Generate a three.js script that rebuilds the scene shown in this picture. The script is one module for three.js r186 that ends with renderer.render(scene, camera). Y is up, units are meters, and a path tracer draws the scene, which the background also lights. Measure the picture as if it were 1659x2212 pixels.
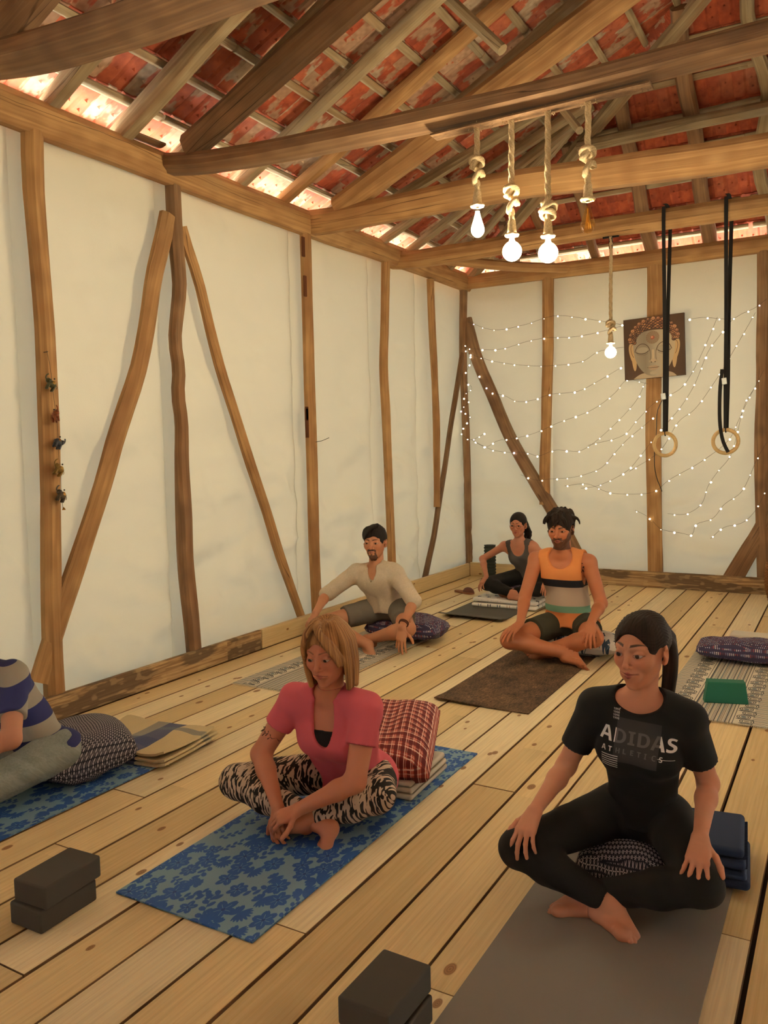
import * as THREE from 'three';
import { mergeGeometries, mergeVertices, toCreasedNormals } from 'three/addons/utils/BufferGeometryUtils.js';
import { RoundedBoxGeometry } from 'three/addons/geometries/RoundedBoxGeometry.js';

// ---------- camera, sky, sun, exposure ----------
const W = 1659, H = 2212, FOCAL = 1736.2, EYE = 1.53;
const scene = new THREE.Scene();
const camera = new THREE.PerspectiveCamera(2 * Math.atan(H / 2 / FOCAL) * 180 / Math.PI, W / H, 0.05, 200);
camera.rotation.order = 'YXZ';
camera.rotation.set(-0.0763, 0.52513, -0.01987);
camera.position.set(0, EYE, 0);
camera.updateMatrixWorld(true);
scene.add(camera);
scene.background = new THREE.Color().setRGB(0.76, 0.91, 1.08);
scene.backgroundIntensity = 24;
const sun = new THREE.DirectionalLight(new THREE.Color().setRGB(1, 0.97, 0.92), 430);
sun.position.set(0.6, 20, -0.6); sun.target.position.set(0, 0, -3);
sun.castShadow = true; sun.shadow.mapSize.set(4096, 4096); sun.shadow.radius = 1;
Object.assign(sun.shadow.camera, { left: -16, right: 16, top: 16, bottom: -16, near: 1, far: 50 });
scene.add(sun, sun.target); sun.name = 'sun_light';
const renderer = new THREE.WebGLRenderer({ antialias: true });
renderer.toneMapping = THREE.LinearToneMapping;
renderer.toneMappingExposure = 0.87;
renderer.shadowMap.enabled = true;
const BULB = new THREE.Color().setRGB(1, 0.81, 0.53), BULB_CD = 3.2;

// ---------- small helpers ----------
const V = (x, y, z) => new THREE.Vector3(x, y, z);
let seedState = 7;
const rnd = () => { seedState = (seedState * 1664525 + 1013904223) >>> 0; return seedState / 4294967296; };
const rr = (a, b) => a + (b - a) * rnd();
const clamp = (x, a, b) => x < a ? a : x > b ? b : x;
const lerp = (a, b, t) => a + (b - a) * t;
const smooth = (a, b, x) => { const t = clamp((x - a) / (b - a), 0, 1); return t * t * (3 - 2 * t); };
const PERM = new Uint16Array(1024), RV = new Float32Array(1024);
{ let s = 12345; const r = () => { s = (s * 1103515245 + 12345) & 0x7fffffff; return s / 0x7fffffff; };
  const p = [...Array(512).keys()]; for (let i = 511; i > 0; i--) { const j = Math.floor(r() * (i + 1)); [p[i], p[j]] = [p[j], p[i]]; }
  for (let i = 0; i < 1024; i++) { PERM[i] = p[i & 511]; RV[i] = r() * 2 - 1; } }
function noise(x, y = 0, z = 0) {                                   // value noise, -1..1
  const xi = Math.floor(x), yi = Math.floor(y), zi = Math.floor(z);
  let fx = x - xi, fy = y - yi, fz = z - zi;
  fx = fx * fx * (3 - 2 * fx); fy = fy * fy * (3 - 2 * fy); fz = fz * fz * (3 - 2 * fz);
  const h = (i, j, k) => RV[PERM[(PERM[(PERM[(xi + i) & 511] + yi + j) & 511] + zi + k) & 511]];
  const a = lerp(lerp(h(0, 0, 0), h(1, 0, 0), fx), lerp(h(0, 1, 0), h(1, 1, 0), fx), fy);
  if (fz === 0) return a;
  return lerp(a, lerp(lerp(h(0, 0, 1), h(1, 0, 1), fx), lerp(h(0, 1, 1), h(1, 1, 1), fx), fy), fz);
}
const fbm = (x, y, z = 0, o = 4) => { let s = 0, a = 0.5; for (let i = 0; i < o; i++) { s += a * noise(x, y, z); x *= 2.03; y *= 2.03; z *= 2.03; a *= 0.5; } return s; };
// a pixel of the photograph gives a direction; the point comes from the plane that the thing touches
const rayOf = (px, py) => V((px - W / 2) / FOCAL, -(py - H / 2) / FOCAL, -1).applyQuaternion(camera.quaternion);
const onPlane = (px, py, axis, v) => { const d = rayOf(px, py), o = V(0, EYE, 0); return o.addScaledVector(d, (v - (axis === 'y' ? EYE : 0)) / d[axis]); };
const atY = (px, py, y = 0) => onPlane(px, py, 'y', y);
const atZ = (px, py, z) => onPlane(px, py, 'z', z);
const atX = (px, py, x) => onPlane(px, py, 'x', x);
// names and tags
const taken = {};
const numbered = (n) => { const k = taken[n] = (taken[n] ?? -1) + 1; return k ? `${n}_${String(k).padStart(3, '0')}` : n; };
function shade(o) { o.castShadow = o.receiveShadow = true; return o; }
function part(name, geo, mat, parent, label) { const m = shade(new THREE.Mesh(geo, mat)); m.name = name; if (label) m.userData.label = label; parent.add(m); return m; }
function thing(name, label, category, pos = [0, 0, 0], group) {
  const g = new THREE.Group(); g.name = numbered(name); g.position.set(...pos); g.userData = { label, category };
  if (group) g.userData.group = group; scene.add(g); return g;
}
function solo(name, geo, mat, label, category, pos = [0, 0, 0], group) {
  const m = part(numbered(name), geo, mat, scene); m.position.set(...pos); m.userData = { label, category }; if (group) m.userData.group = group; return m;
}
function structure(name, pos = [0, 0, 0]) { const g = new THREE.Group(); g.name = name; g.position.set(...pos); g.userData = { kind: 'structure' }; scene.add(g); return g; }
const boxGeo = (w, h, d, x = 0, y = 0, z = 0) => new THREE.BoxGeometry(w, h, d).translate(x, y, z);
const merge = (list) => { const l = list.map((g) => { const h = g.index ? g.toNonIndexed() : g; for (const k of Object.keys(h.attributes)) if (!['position', 'normal', 'uv'].includes(k)) h.deleteAttribute(k); return h; }); return mergeGeometries(l); };
function tube(points, r, seg = 24, radial = 6, closed = false) { return new THREE.TubeGeometry(new THREE.CatmullRomCurve3(points, closed), seg, r, radial, closed); }

// ---------- textures ----------
function dataTex(w, h, fn, srgb = true) {
  const a = new Uint8Array(w * h * 4);
  for (let j = 0, k = 0; j < h; j++) for (let i = 0; i < w; i++, k += 4) { const c = fn((i + 0.5) / w, (j + 0.5) / h); a[k] = clamp(c[0], 0, 255); a[k + 1] = clamp(c[1], 0, 255); a[k + 2] = clamp(c[2], 0, 255); a[k + 3] = 255; }
  const t = new THREE.DataTexture(a, w, h); t.magFilter = THREE.LinearFilter; t.minFilter = THREE.LinearMipmapLinearFilter; t.generateMipmaps = true; t.wrapS = t.wrapT = THREE.RepeatWrapping;
  if (srgb) t.colorSpace = THREE.SRGBColorSpace; t.needsUpdate = true; return t;
}
function canvasTex(w, h, draw) {
  const c = document.createElement('canvas'); c.width = w; c.height = h; draw(c.getContext('2d'), w, h);
  const t = new THREE.CanvasTexture(c); t.colorSpace = THREE.SRGBColorSpace; t.wrapS = t.wrapT = THREE.RepeatWrapping; return t;
}
const mixc = (a, b, t) => [a[0] + (b[0] - a[0]) * t, a[1] + (b[1] - a[1]) * t, a[2] + (b[2] - a[2]) * t];
const mat = (o) => new THREE.MeshStandardMaterial({ roughness: 0.85, ...o });

// pine boards: five board strips side by side (1 m), 4 m long
const pineKnots = []; { for (let s = 0; s < 5; s++) for (let k = 0; k < 5; k++) pineKnots.push([s, s * 0.2 + rr(0.03, 0.17), rr(0.05, 3.95), rr(0.006, 0.017), rnd()]); }
const pineField = (x, y) => {
  const s = Math.floor(x / 0.2); let bend = 0, knot = 0, ringD = 0;
  for (const [ks, kx, ky, kr] of pineKnots) if (ks === s) {
    const dx = x - kx, dy = y - ky; if (Math.abs(dy) > 0.25) continue;
    const w = Math.exp(-(dx * dx) / 0.0016 - dy * dy / 0.012); bend += w * 0.022 * Math.sign(dx || 1) * Math.exp(-Math.abs(dx) / 0.03);
    const d = Math.hypot(dx, dy * 0.55) / kr; if (d < 1.25) { knot = Math.max(knot, 1 - smooth(0.8, 1.2, d)); ringD = d; }
  }
  const off = noise(s * 7.3, 3.1) * 0.08, g = (x - s * 0.2 - 0.1 + off + bend + 0.006 * noise(y * 1.1, s * 5) + 0.0018 * noise(y * 6, x * 30));
  const ring = 0.5 + 0.5 * Math.sin(g * 260 + 4 * noise(g * 30, y * 0.25 + s * 9));
  return [ring, knot, ringD, s];
};
const pineTex = dataTex(1024, 2048, (u, v) => {
  const x = u * 0.9999, y = v * 4, [ring, knot, rd, s] = pineField(x, y);
  const tone = 0.06 * noise(s * 11.7, 8) + 0.05 * fbm(x * 9, y * 0.9, 3, 3), fine = 0.03 * noise(x * 420, y * 9) + 0.02 * noise(x * 170, y * 3);
  let c = mixc([236, 219, 178], [220, 196, 148], Math.pow(ring, 2.2) * 0.36 + 0.1);
  const st = smooth(0.28, 0.6, fbm(x * 5 + 9, y * 1.4, 7, 3)); c = mixc(c, [176, 156, 120], st * 0.45);
  const k = 1 + tone + fine; c = [c[0] * k, c[1] * k, c[2] * k];
  if (knot > 0) c = mixc(c, mixc([166, 120, 74], [122, 82, 48], 0.5 + 0.5 * Math.sin(rd * 16)), knot * 0.85);
  return c;
});
const pineBump = dataTex(1024, 2048, (u, v) => { const x = u * 0.9999, y = v * 4, [ring, knot] = pineField(x, y); const g = 140 + 45 * ring + 40 * noise(x * 420, y * 9) - 40 * knot; return [g, g, g]; }, false);
const pineMat = (c) => mat({ map: pineTex, bumpMap: pineBump, bumpScale: 0.0006, roughness: 0.62, color: c });
const PLANKS = ['#ffffff', '#f3e9d6', '#fbf1de', '#e9dcc4'].map(pineMat);
// old hewn timber, 1 m x 4 m
const oakAt = (x, y) => {
  const w = 0.02 * noise(y * 1.7, x * 4), g = x + w + 0.004 * noise(y * 9, x * 60);
  const fib = fbm(g * 70, y * 1.6, 1, 4), cr = noise(g * 34, y * 0.55 + 4), crack = smooth(0.045, 0.0, Math.abs(cr)) * smooth(-0.1, 0.35, noise(g * 12, y * 0.7 + 20));
  const adz = noise(x * 13, y * 11 + 40);
  return [fib, crack, adz];
};
const oakTex = (a, b, crackC, greyAmt) => dataTex(1024, 1024, (u, v) => {
  const x = u, y = v * 4, [fib, crack, adz] = oakAt(x, y);
  let c = mixc(a, b, clamp(0.42 + fib * 0.55 + 0.22 * adz + 0.5 * fbm(x * 5, y * 3, 60, 3), 0, 1));
  c = mixc(c, [150, 138, 116], clamp(greyAmt * smooth(-0.1, 0.5, fbm(x * 4 + 30, y * 2.2, 5, 4)), 0, 1));
  c = mixc(c, [118, 78, 42], 0.35 * smooth(0.15, 0.5, fbm(x * 7, y * 1.3 + 50, 2, 3)));
  return mixc(c, crackC, crack * 0.8);
});
const mirror = (t) => { t.wrapS = t.wrapT = THREE.MirroredRepeatWrapping; return t; };
const oakBump = dataTex(1024, 1024, (u, v) => { const [fib, crack, adz] = oakAt(u, v * 4); const g = 150 + 60 * fib + 34 * adz - 130 * crack; return [g, g, g]; }, false);
const mkOak = (a, b, c, g, bs = 0.003) => mat({ map: mirror(oakTex(a, b, c, g)), bumpMap: mirror(oakBump), bumpScale: bs, roughness: 0.82 });
const OAK = mkOak([190, 150, 98], [146, 106, 64], [70, 44, 24], 0.1);         // posts and plates, honey brown
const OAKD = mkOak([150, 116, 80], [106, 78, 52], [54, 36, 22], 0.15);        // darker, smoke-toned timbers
const GREYWOOD = mkOak([176, 158, 124], [132, 112, 80], [72, 56, 38], 0.55);  // rafters and battens, weathered
const BARK = mkOak([128, 100, 70], [92, 68, 46], [46, 32, 22], 0.25, 0.006);
// weathered board
const weatherTex = dataTex(1024, 512, (u, v) => {
  const x = v * 0.5, y = u * 4, fib = fbm(x * 160, y * 4, 3, 3), m = smooth(-0.12, 0.16, fbm(x * 14, y * 3.4, 9, 5));
  let c = mixc([190, 160, 114], [140, 110, 74], clamp(0.5 + fib * 1.6, 0, 1));
  c = mixc(c, [92, 74, 54], m * 0.8); return mixc(c, [206, 180, 130], smooth(0.3, 0.5, noise(x * 60, y * 14)) * 0.35);
});
const WEATHER = mat({ map: weatherTex, roughness: 0.9 });
// white sheet, fine weave
const weaveBump = dataTex(512, 512, (u, v) => { const g = 128 + 40 * Math.sin(u * 512 * 1.4) * Math.sin(v * 512 * 1.4) + 40 * noise(u * 90, v * 90); return [g, g, g]; }, false);
const SHEET = new THREE.MeshPhysicalMaterial({ color: '#beb499', roughness: 1, transmission: 0.026, thickness: 0, bumpMap: weaveBump, bumpScale: 0.0006, side: THREE.DoubleSide });
// terracotta with lime mortar smears
const tileAt = (x, y) => [smooth(0.04, 0.16, fbm(x * 7, y * 3.2, 4, 5) + 0.06 * noise(x * 60, y * 30)), fbm(x * 22, y * 22, 8, 4)];
const tileTex = dataTex(1024, 1024, (u, v) => {
  const [m, n] = tileAt(u * 2, v * 2); let c = mixc([196, 112, 76], [160, 84, 58], clamp(0.5 + n, 0, 1)); c = mixc(c, [128, 70, 54], 0.5 * smooth(0.1, 0.4, fbm(u * 6, v * 6, 31, 3)));
  return mixc(c, mixc([196, 184, 158], [160, 146, 122], 0.5 + 0.5 * noise(u * 80, v * 80)), m * 0.9);
});
const tileBump = dataTex(512, 512, (u, v) => { const [m, n] = tileAt(u * 2, v * 2), g = 110 + 90 * m + 40 * n; return [g, g, g]; }, false);
const tileTexB = dataTex(512, 512, (u, v) => { const [m, n] = tileAt(u * 2 + 5, v * 2 + 3); let c = mixc([192, 106, 70], [156, 78, 54], clamp(0.5 + n, 0, 1)); c = mixc(c, [128, 66, 50], 0.4 * smooth(0.1, 0.4, fbm(u * 6, v * 6, 41, 3))); return mixc(c, [176, 150, 124], smooth(0.85, 1, m) * 0.25 * smooth(0.1, 0.3, noise(u * 14, v * 9))); });
const TILESB = ['#ffffff', '#f6e2d8', '#ead2c6', '#ffece2'].map((c) => mat({ map: tileTexB, bumpMap: tileTexB, bumpScale: 0.002, color: c, roughness: 0.9 }));
const TILES = ['#ffffff', '#f2d9cf', '#e8d6cc', '#ffe9df'].map((c) => mat({ map: tileTex, bumpMap: tileBump, bumpScale: 0.004, color: c, roughness: 0.9 }));
const BLACK = mat({ color: '#0b0a0a', roughness: 0.92 });
// ---------- beams ----------
// a hewn or round timber along a path; w across (along "side"), d the other way; uv in metres of timber
function timber(path, w, d, o = {}) {
  const { side = V(0, 0, 1), n = 8, wob = 0.08, seed = rnd() * 100, step = 0.14, ends = true, taper = 1 } = o;
  const curve = path.length > 2 ? new THREE.CatmullRomCurve3(path, false, 'centripetal') : new THREE.LineCurve3(...path);
  const len = curve.getLength(), m = Math.max(2, Math.ceil(len / step)), rings = [];
  const round = o.round ?? 0, K = n, vOff = seed % 3.1, uOff = (seed * 1.7) % 1;
  for (let i = 0; i <= m; i++) {
    const t = i / m, p = curve.getPointAt(t), tan = curve.getTangentAt(t);
    const s = side.clone().addScaledVector(tan, -side.dot(tan)).normalize(), b = V().crossVectors(tan, s), ring = [];
    const tp = lerp(1, taper, t);
    for (let k = 0; k < K; k++) {
      const a = (k + 0.5) / K * Math.PI * 2, ca = Math.cos(a), sa = Math.sin(a);
      const q = lerp(1 / Math.max(Math.abs(ca), Math.abs(sa)), 1, round), cut = Math.min(q, lerp(1.27, 1, round));
      const f = tp * cut * (1 + wob * noise(ca * 1.1 + seed, sa * 1.1 + t * len * 2.6, seed * 3.1) + wob * 0.8 * noise(t * len * 1.2 + seed, 5));
      ring.push(p.clone().addScaledVector(s, ca * f * w / 2).addScaledVector(b, sa * f * d / 2));
    }
    rings.push(ring);
  }
  const P = [], U = [], per = (w + d) * 2, quad = (a, b, c, e, ua, ub, va, vb) => { for (const [q, u, v] of [[a, ua, va], [b, ub, va], [c, ub, vb], [a, ua, va], [c, ub, vb], [e, ua, vb]]) { P.push(q.x, q.y, q.z); U.push(u + uOff, (v + vOff) / 4); } };
  for (let i = 0; i < m; i++) for (let k = 0; k < K; k++) { const k2 = (k + 1) % K; quad(rings[i][k], rings[i][k2], rings[i + 1][k2], rings[i + 1][k], k / K * per, (k + 1) / K * per, i / m * len, (i + 1) / m * len); }
  if (ends) for (const [i, flip] of [[0, 1], [m, 0]]) { const c = V(); rings[i].forEach((q) => c.add(q)); c.divideScalar(K);
    for (let k = 0; k < K; k++) { const a = rings[i][k], b = rings[i][(k + 1) % K], tri = flip ? [c, b, a] : [c, a, b]; for (const q of tri) { P.push(q.x, q.y, q.z); U.push(q.x * 0.7 + q.z + uOff, q.y * 0.1); } } }
  let g = new THREE.BufferGeometry(); g.setAttribute('position', new THREE.Float32BufferAttribute(P, 3)); g.setAttribute('uv', new THREE.Float32BufferAttribute(U, 2));
  return toCreasedNormals(g, round > 0.5 ? 1.0 : 0.55);
}
const centred = (geo, pos) => geo.translate(-pos[0], -pos[1], -pos[2]);

// ---------- the room ----------
const XL = -3.95, XR = 4.35, ZB = -8.87, ZF = 2.4, SL = 0.52, SB = 0.78;
const roofL = (x) => 3.6 + SL * (x - XL), roofR = (x) => 3.6 + SL * (XR - x), roofB = (z) => 3.68 + SB * (z - ZB);
const RIDGE_X = (XL + XR) / 2, RIDGE_Y = roofL(RIDGE_X), RIDGE_Z = ZB + (RIDGE_Y - 3.68) / SB;

// floor: every board a piece
{
  const floor = structure('floor');
  const SUB = mat({ color: '#2a1c10', roughness: 1 });
  part('subfloor', boxGeo(XR - XL + 0.5, 0.1, ZF - ZB + 0.5, (XL + XR) / 2, -0.0825, (ZB + ZF) / 2), SUB, floor);
  const cache = {};
  const board = (x, wide, z0, z1, i) => {
    const slot = i % 5, len = z1 - z0, key = [slot, wide.toFixed(3), len.toFixed(2)].join();
    let g = cache[key];
    if (!g) {
      g = new RoundedBoxGeometry(wide, 0.028, len, 1, 0.003); const p = g.attributes.position, u = g.attributes.uv, o = rr(0, 4);
      for (let k = 0; k < p.count; k++) u.setXY(k, slot * 0.2 + 0.1 + clamp(p.getX(k), -0.099, 0.099), (p.getZ(k) + o) / 4);
      cache[key] = g;
    }
    const top = PLANKS[Math.floor(rnd() * 4)], m = part('plank', g, [OAKD, OAKD, top, OAKD, OAKD, OAKD], floor); m.position.set(x, -0.016 + rr(-0.0012, 0.0012), (z0 + z1) / 2);  // darker sawn sides, which also paint shade into the joints
  };
  let x = -2.098 - 0.2055 * 9, i = 0;
  while (x < XR + 0.1) {
    const gap = x > -0.5 && x < -0.2 ? 0.016 : rr(0.007, 0.012), pitch = 0.2068;
    const near = x + pitch / 2 < 1.2;
    const cuts = near ? [ZB - 0.1, ZB + rr(1.0, 4.2), rr(-3.3, -1.4), ZF] : [ZB - 0.1, ZF];
    if (near && i % 3 === 1) cuts.splice(2, 1);
    for (let c = 0; c + 1 < cuts.length; c++) if (cuts[c + 1] - cuts[c] > 0.2) board(x + pitch / 2, pitch - gap, cuts[c] + 0.0015, cuts[c + 1] - 0.0015, i * 3 + c);
    x += pitch; i++;
  }
}
// skirting boards
function skirting(name, list) { const g = structure(name); for (const [geo, m, lab] of list) part('board', geo, m, g, lab); }
const boardAlong = (len, h, t, axis) => { const g = new RoundedBoxGeometry(axis === 'x' ? len : t, h, axis === 'x' ? t : len, 1, 0.004), p = g.attributes.position, u = g.attributes.uv; for (let k = 0; k < p.count; k++) { const a = axis === 'x' ? p.getX(k) : p.getZ(k); u.setXY(k, (a + 3) / 4, 0.5 + p.getY(k) * 2); } return g; };
const pineAlong = (len, h, t, axis) => { const g = boardAlong(len, h, t, axis), p = g.attributes.position, u = g.attributes.uv; for (let k = 0; k < p.count; k++) u.setXY(k, 0.3 + clamp(p.getY(k), -0.099, 0.099), ((axis === 'x' ? p.getX(k) : p.getZ(k)) + 2) / 4); return g; };
skirting('baseboard_left', [
  [boardAlong(6.8, 0.15, 0.035, 'z').translate(XL - 0.0175, 0.075, -4.87 + 3.4), WEATHER, 'weathered dark-stained board'],
  [pineAlong(3.98, 0.15, 0.035, 'z').translate(XL - 0.0175, 0.075, -4.88 - 1.99), PLANKS[1], 'fresh pine board']]);
skirting('baseboard_back', [
  [pineAlong(0.62, 0.16, 0.035, 'x').translate(XL + 0.31, 0.08, ZB - 0.0175), PLANKS[1], 'fresh pine board'],
  [boardAlong(7.6, 0.17, 0.035, 'x').translate(XL + 0.63 + 3.8, 0.085, ZB - 0.0175), WEATHER, 'weathered stained board']]);

// cloth walls: a bay of sheet between posts, pulled taut at its edges and rippled
function sheetBay(u0, u1, y0, y1, place, seed) {
  const nu = Math.max(16, Math.ceil((u1 - u0) / 0.03)), nv = 80, P = [], U = [], I = [];
  for (let j = 0; j <= nv; j++) for (let i = 0; i <= nu; i++) {
    const u = lerp(u0, u1, i / nu), y = lerp(y0, y1, j / nv), e = Math.min(u - u0, u1 - u), ey = Math.min(y - y0 + 0.05, y1 - y + 0.02);
    const free = 1 - Math.exp(-e / 0.05), drape = smooth(0, 0.25, ey);
    const lowf = smooth(2.6, 0.2, y);
    let d = 0.035 * free;
    d += free * drape * (0.05 * fbm(u * 1.1 + seed, y * 1.5, seed) + 0.055 * fbm(u * 1.6 + seed, y * 5.2 + 0.8 * u, seed + 3, 3) * (0.5 + 0.8 * lowf));
    const rid = 1 - Math.abs(noise(u * 1.7 + 1.3 * y + seed, y * 3.4 - u * 0.9, seed + 7)); d += free * 0.032 * rid * rid * rid * (0.35 + lowf);
    const rid2 = 1 - Math.abs(noise(u * 3.1 - 0.6 * y + seed * 2, y * 6.8, seed + 11)); d += free * 0.018 * Math.pow(rid2, 5) * (0.4 + lowf);
    d += 0.012 * (1 - Math.exp(-e / 0.02)) * Math.exp(-e / 0.1) * noise(y * 7 + seed, seed * 5);
    const p = place(u, y, d); P.push(p.x, p.y, p.z); U.push(u * 2, y * 2);
  }
  for (let j = 0; j < nv; j++) for (let i = 0; i < nu; i++) { const a = j * (nu + 1) + i; I.push(a, a + 1, a + nu + 2, a, a + nu + 2, a + nu + 1); }
  const g = new THREE.BufferGeometry(); g.setAttribute('position', new THREE.Float32BufferAttribute(P, 3)); g.setAttribute('uv', new THREE.Float32BufferAttribute(U, 2)); g.setIndex(I); g.computeVertexNormals(); return g;
}
function clothWall(name, edges, y1, place) { const g = structure(name); for (let i = 0; i + 1 < edges.length; i++) part('cloth_panel', sheetBay(edges[i], edges[i + 1], 0.03, y1(i), place, i * 3.7 + name.length), SHEET, g); return g; }
clothWall('wall_left', [-9.12, -7.9, -6.92, -5.63, -4.11, -3.0, -1.6, 0.2, 2.4], () => 3.46, (u, y, d) => V(-4.15 + d, y, u));
clothWall('wall_back', [-4.16, -2.97, -1.79, -0.74, 0.6, 2.0, 3.2, 4.4], () => 3.5, (u, y, d) => V(u, y, -9.06 + d));
part('added_light_sill', boxGeo(0.16, 0.4, 11.6, -4.07, -0.12, -3.35), OAKD, scene.getObjectByName('wall_left')); part('added_light_sill', boxGeo(8.7, 0.4, 0.16, 0.2, -0.12, -8.99), OAKD, scene.getObjectByName('wall_back'));  // hidden sills added to stop daylight leaking in under the cloth
clothWall('wall_right', [-9.0, -7, -5, -3, -1, 1, 2.5], () => 3.5, (u, y, d) => V(4.5 - d, y, u));
{ const g = structure('wall_front'); for (let x = -4.1; x < 4.5; x += 0.215) part('wall_board', boxGeo(0.21, 3.5, 0.03, x + 0.1, 1.75, 2.5), OAKD, g); }  // unseen wall, given opaque boards to keep light off the room's front
// gable above the front wall: boards up to the ridge
{ const s = new THREE.Shape([new THREE.Vector2(-4.1, 3.45), new THREE.Vector2(4.5, 3.45), new THREE.Vector2(RIDGE_X, RIDGE_Y + 0.05)]); const g = structure('wall_gable'); part('gable_boards', new THREE.ExtrudeGeometry(s, { depth: 0.03, bevelEnabled: false }).translate(0, 0, 2.5), OAKD, g); }

// posts and braces of the timber frame
const faceL = (px, py) => atX(px, py, -4.012), faceB = (px, py) => atZ(px, py, -8.935);
function stick(name, label, pts, w, d, wallIsLeft, m, o = {}) {
  const path = pts.map(([x, y]) => wallIsLeft ? faceL(x, y) : faceB(x, y)), base = path.reduce((a, b) => a.y < b.y ? a : b), pos = [base.x, base.y, base.z];
  const g = centred(timber(path, w, d, { side: wallIsLeft ? V(0, 0, 1) : V(1, 0, 0), ...o }), pos);
  return solo(name, g, m, label, name.includes('brace') ? 'brace' : 'post', pos, o.group);
}
const post1 = stick('wall_post', 'square wooden wall post with the elephant garland hanging on it', [[69, 262], [72, 400], [85, 560], [97, 710], [103, 850], [109, 1025], [110, 1200], [113, 1400], [118, 1500]], 0.115, 0.09, true, OAK, { wob: 0.05, step: 0.2 });
stick('wall_post', 'crooked knotty wooden post between two slanted braces', [[374, 380], [378, 480], [384, 565], [387, 620], [383, 670], [378, 735], [386, 800], [384, 850], [391, 910], [391, 1000], [396, 1100], [401, 1200], [410, 1310], [420, 1415]], 0.10, 0.085, true, OAKD, { wob: 0.16, round: 0.35, n: 10, step: 0.09 });
const post3 = stick('wall_post', 'straight wooden post with chiselled mortise slots in its face', [[659, 490], [665, 700], [669, 850], [674, 1000], [679, 1195], [685, 1325]], 0.12, 0.08, true, OAK, { wob: 0.04, step: 0.2 });
stick('wall_post', 'slim wavy wooden post behind the man in the cream shirt', [[833, 552], [831, 700], [829, 790], [834, 900], [838, 1000], [842, 1100], [847, 1225]], 0.105, 0.08, true, OAK, { wob: 0.1 });
stick('wall_post', 'thin wooden post resting on the thin crooked brace', [[929, 603], [933, 700], [938, 800], [942, 900], [944, 1000], [944, 1095]], 0.085, 0.07, true, OAK, { wob: 0.12 });
stick('corner_post', 'slim dark corner post where the two cloth walls meet', [[1001, 628], [1000, 760], [1005, 900], [1009, 1000], [1011, 1100], [1014, 1235]], 0.09, 0.08, true, OAKD, { wob: 0.1 });
stick('wall_brace', 'thick cracked brace slanting from crooked post to foot of garland post', [[362, 465], [353, 510], [332, 600], [318, 700], [298, 800], [272, 880], [247, 955], [221, 1050], [172, 1200], [124, 1345], [84, 1475]], 0.12, 0.075, true, OAK, { wob: 0.07, group: undefined });
stick('wall_brace', 'slender brace slanting from crooked post to foot of mortised post', [[392, 490], [397, 510], [427, 600], [451, 700], [477, 800], [509, 900], [540, 1000], [574, 1100], [605, 1200], [655, 1345]], 0.085, 0.07, true, OAK, { wob: 0.09 });
stick('wall_brace', 'thin crooked branch brace slanting down from the corner post', [[1002, 745], [993, 800], [985, 850], [972, 930], [962, 1000], [949, 1080], [937, 1160], [927, 1205], [916, 1258]], 0.07, 0.06, true, BARK, { wob: 0.12, round: 0.8, n: 10 });
stick('wall_post', 'bowed wooden post right beside the big dark diagonal brace', [[1184, 590], [1184, 700], [1184, 760], [1181, 850], [1180, 920], [1177, 1000], [1177, 1090]], 0.125, 0.09, false, OAK, { wob: 0.08 });
stick('wall_post', 'cracked wooden post behind the face picture', [[1414, 565], [1414, 700], [1412, 850], [1411, 950], [1413, 1080], [1416, 1245]], 0.155, 0.09, false, OAK, { wob: 0.05 });
stick('wall_post', 'dark wooden post at the end of the fairy lights', [[1650, 530], [1651, 700], [1649, 850], [1646, 1000], [1652, 1260]], 0.13, 0.09, false, OAKD, { wob: 0.08 });
stick('wall_brace', 'big dark diagonal brace running down from the corner post', [[1006, 690], [1030, 775], [1062, 850], [1100, 940], [1150, 1030], [1195, 1105], [1238, 1182], [1272, 1250]], 0.15, 0.10, false, OAKD, { wob: 0.07, round: 0.5, n: 12 });
stick('wall_brace', 'dark brace leaning behind the wicker basket', [[1668, 1090], [1648, 1140], [1618, 1190], [1580, 1255]], 0.19, 0.10, false, OAKD, { wob: 0.1, round: 0.4 });
// mortise slots cut in the third post
{ const MORT = mat({ color: '#5a3116', roughness: 1 }); for (const [x, y, h] of [[655, 533, 0.16], [659, 618, 0.17], [663, 912, 0.26], [662, 895, 0.1]]) { const p = atX(x, y, -3.974); const m = part('mortise', boxGeo(0.012, h, 0.035), MORT, post3); m.position.set(p.x - post3.position.x, p.y - post3.position.y, p.z - post3.position.z); } 
  const n = atX(682, 955, -3.97); const nail = part('nail', tube([V(0, 0, 0), V(0.05, 0.01, -0.02), V(0.10, 0.035, -0.06)], 0.0022, 6, 5), mat({ color: '#3a3a3a', metalness: 0.8, roughness: 0.5 }), post3); nail.position.set(n.x - post3.position.x, n.y - post3.position.y, n.z - post3.position.z); }

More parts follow.
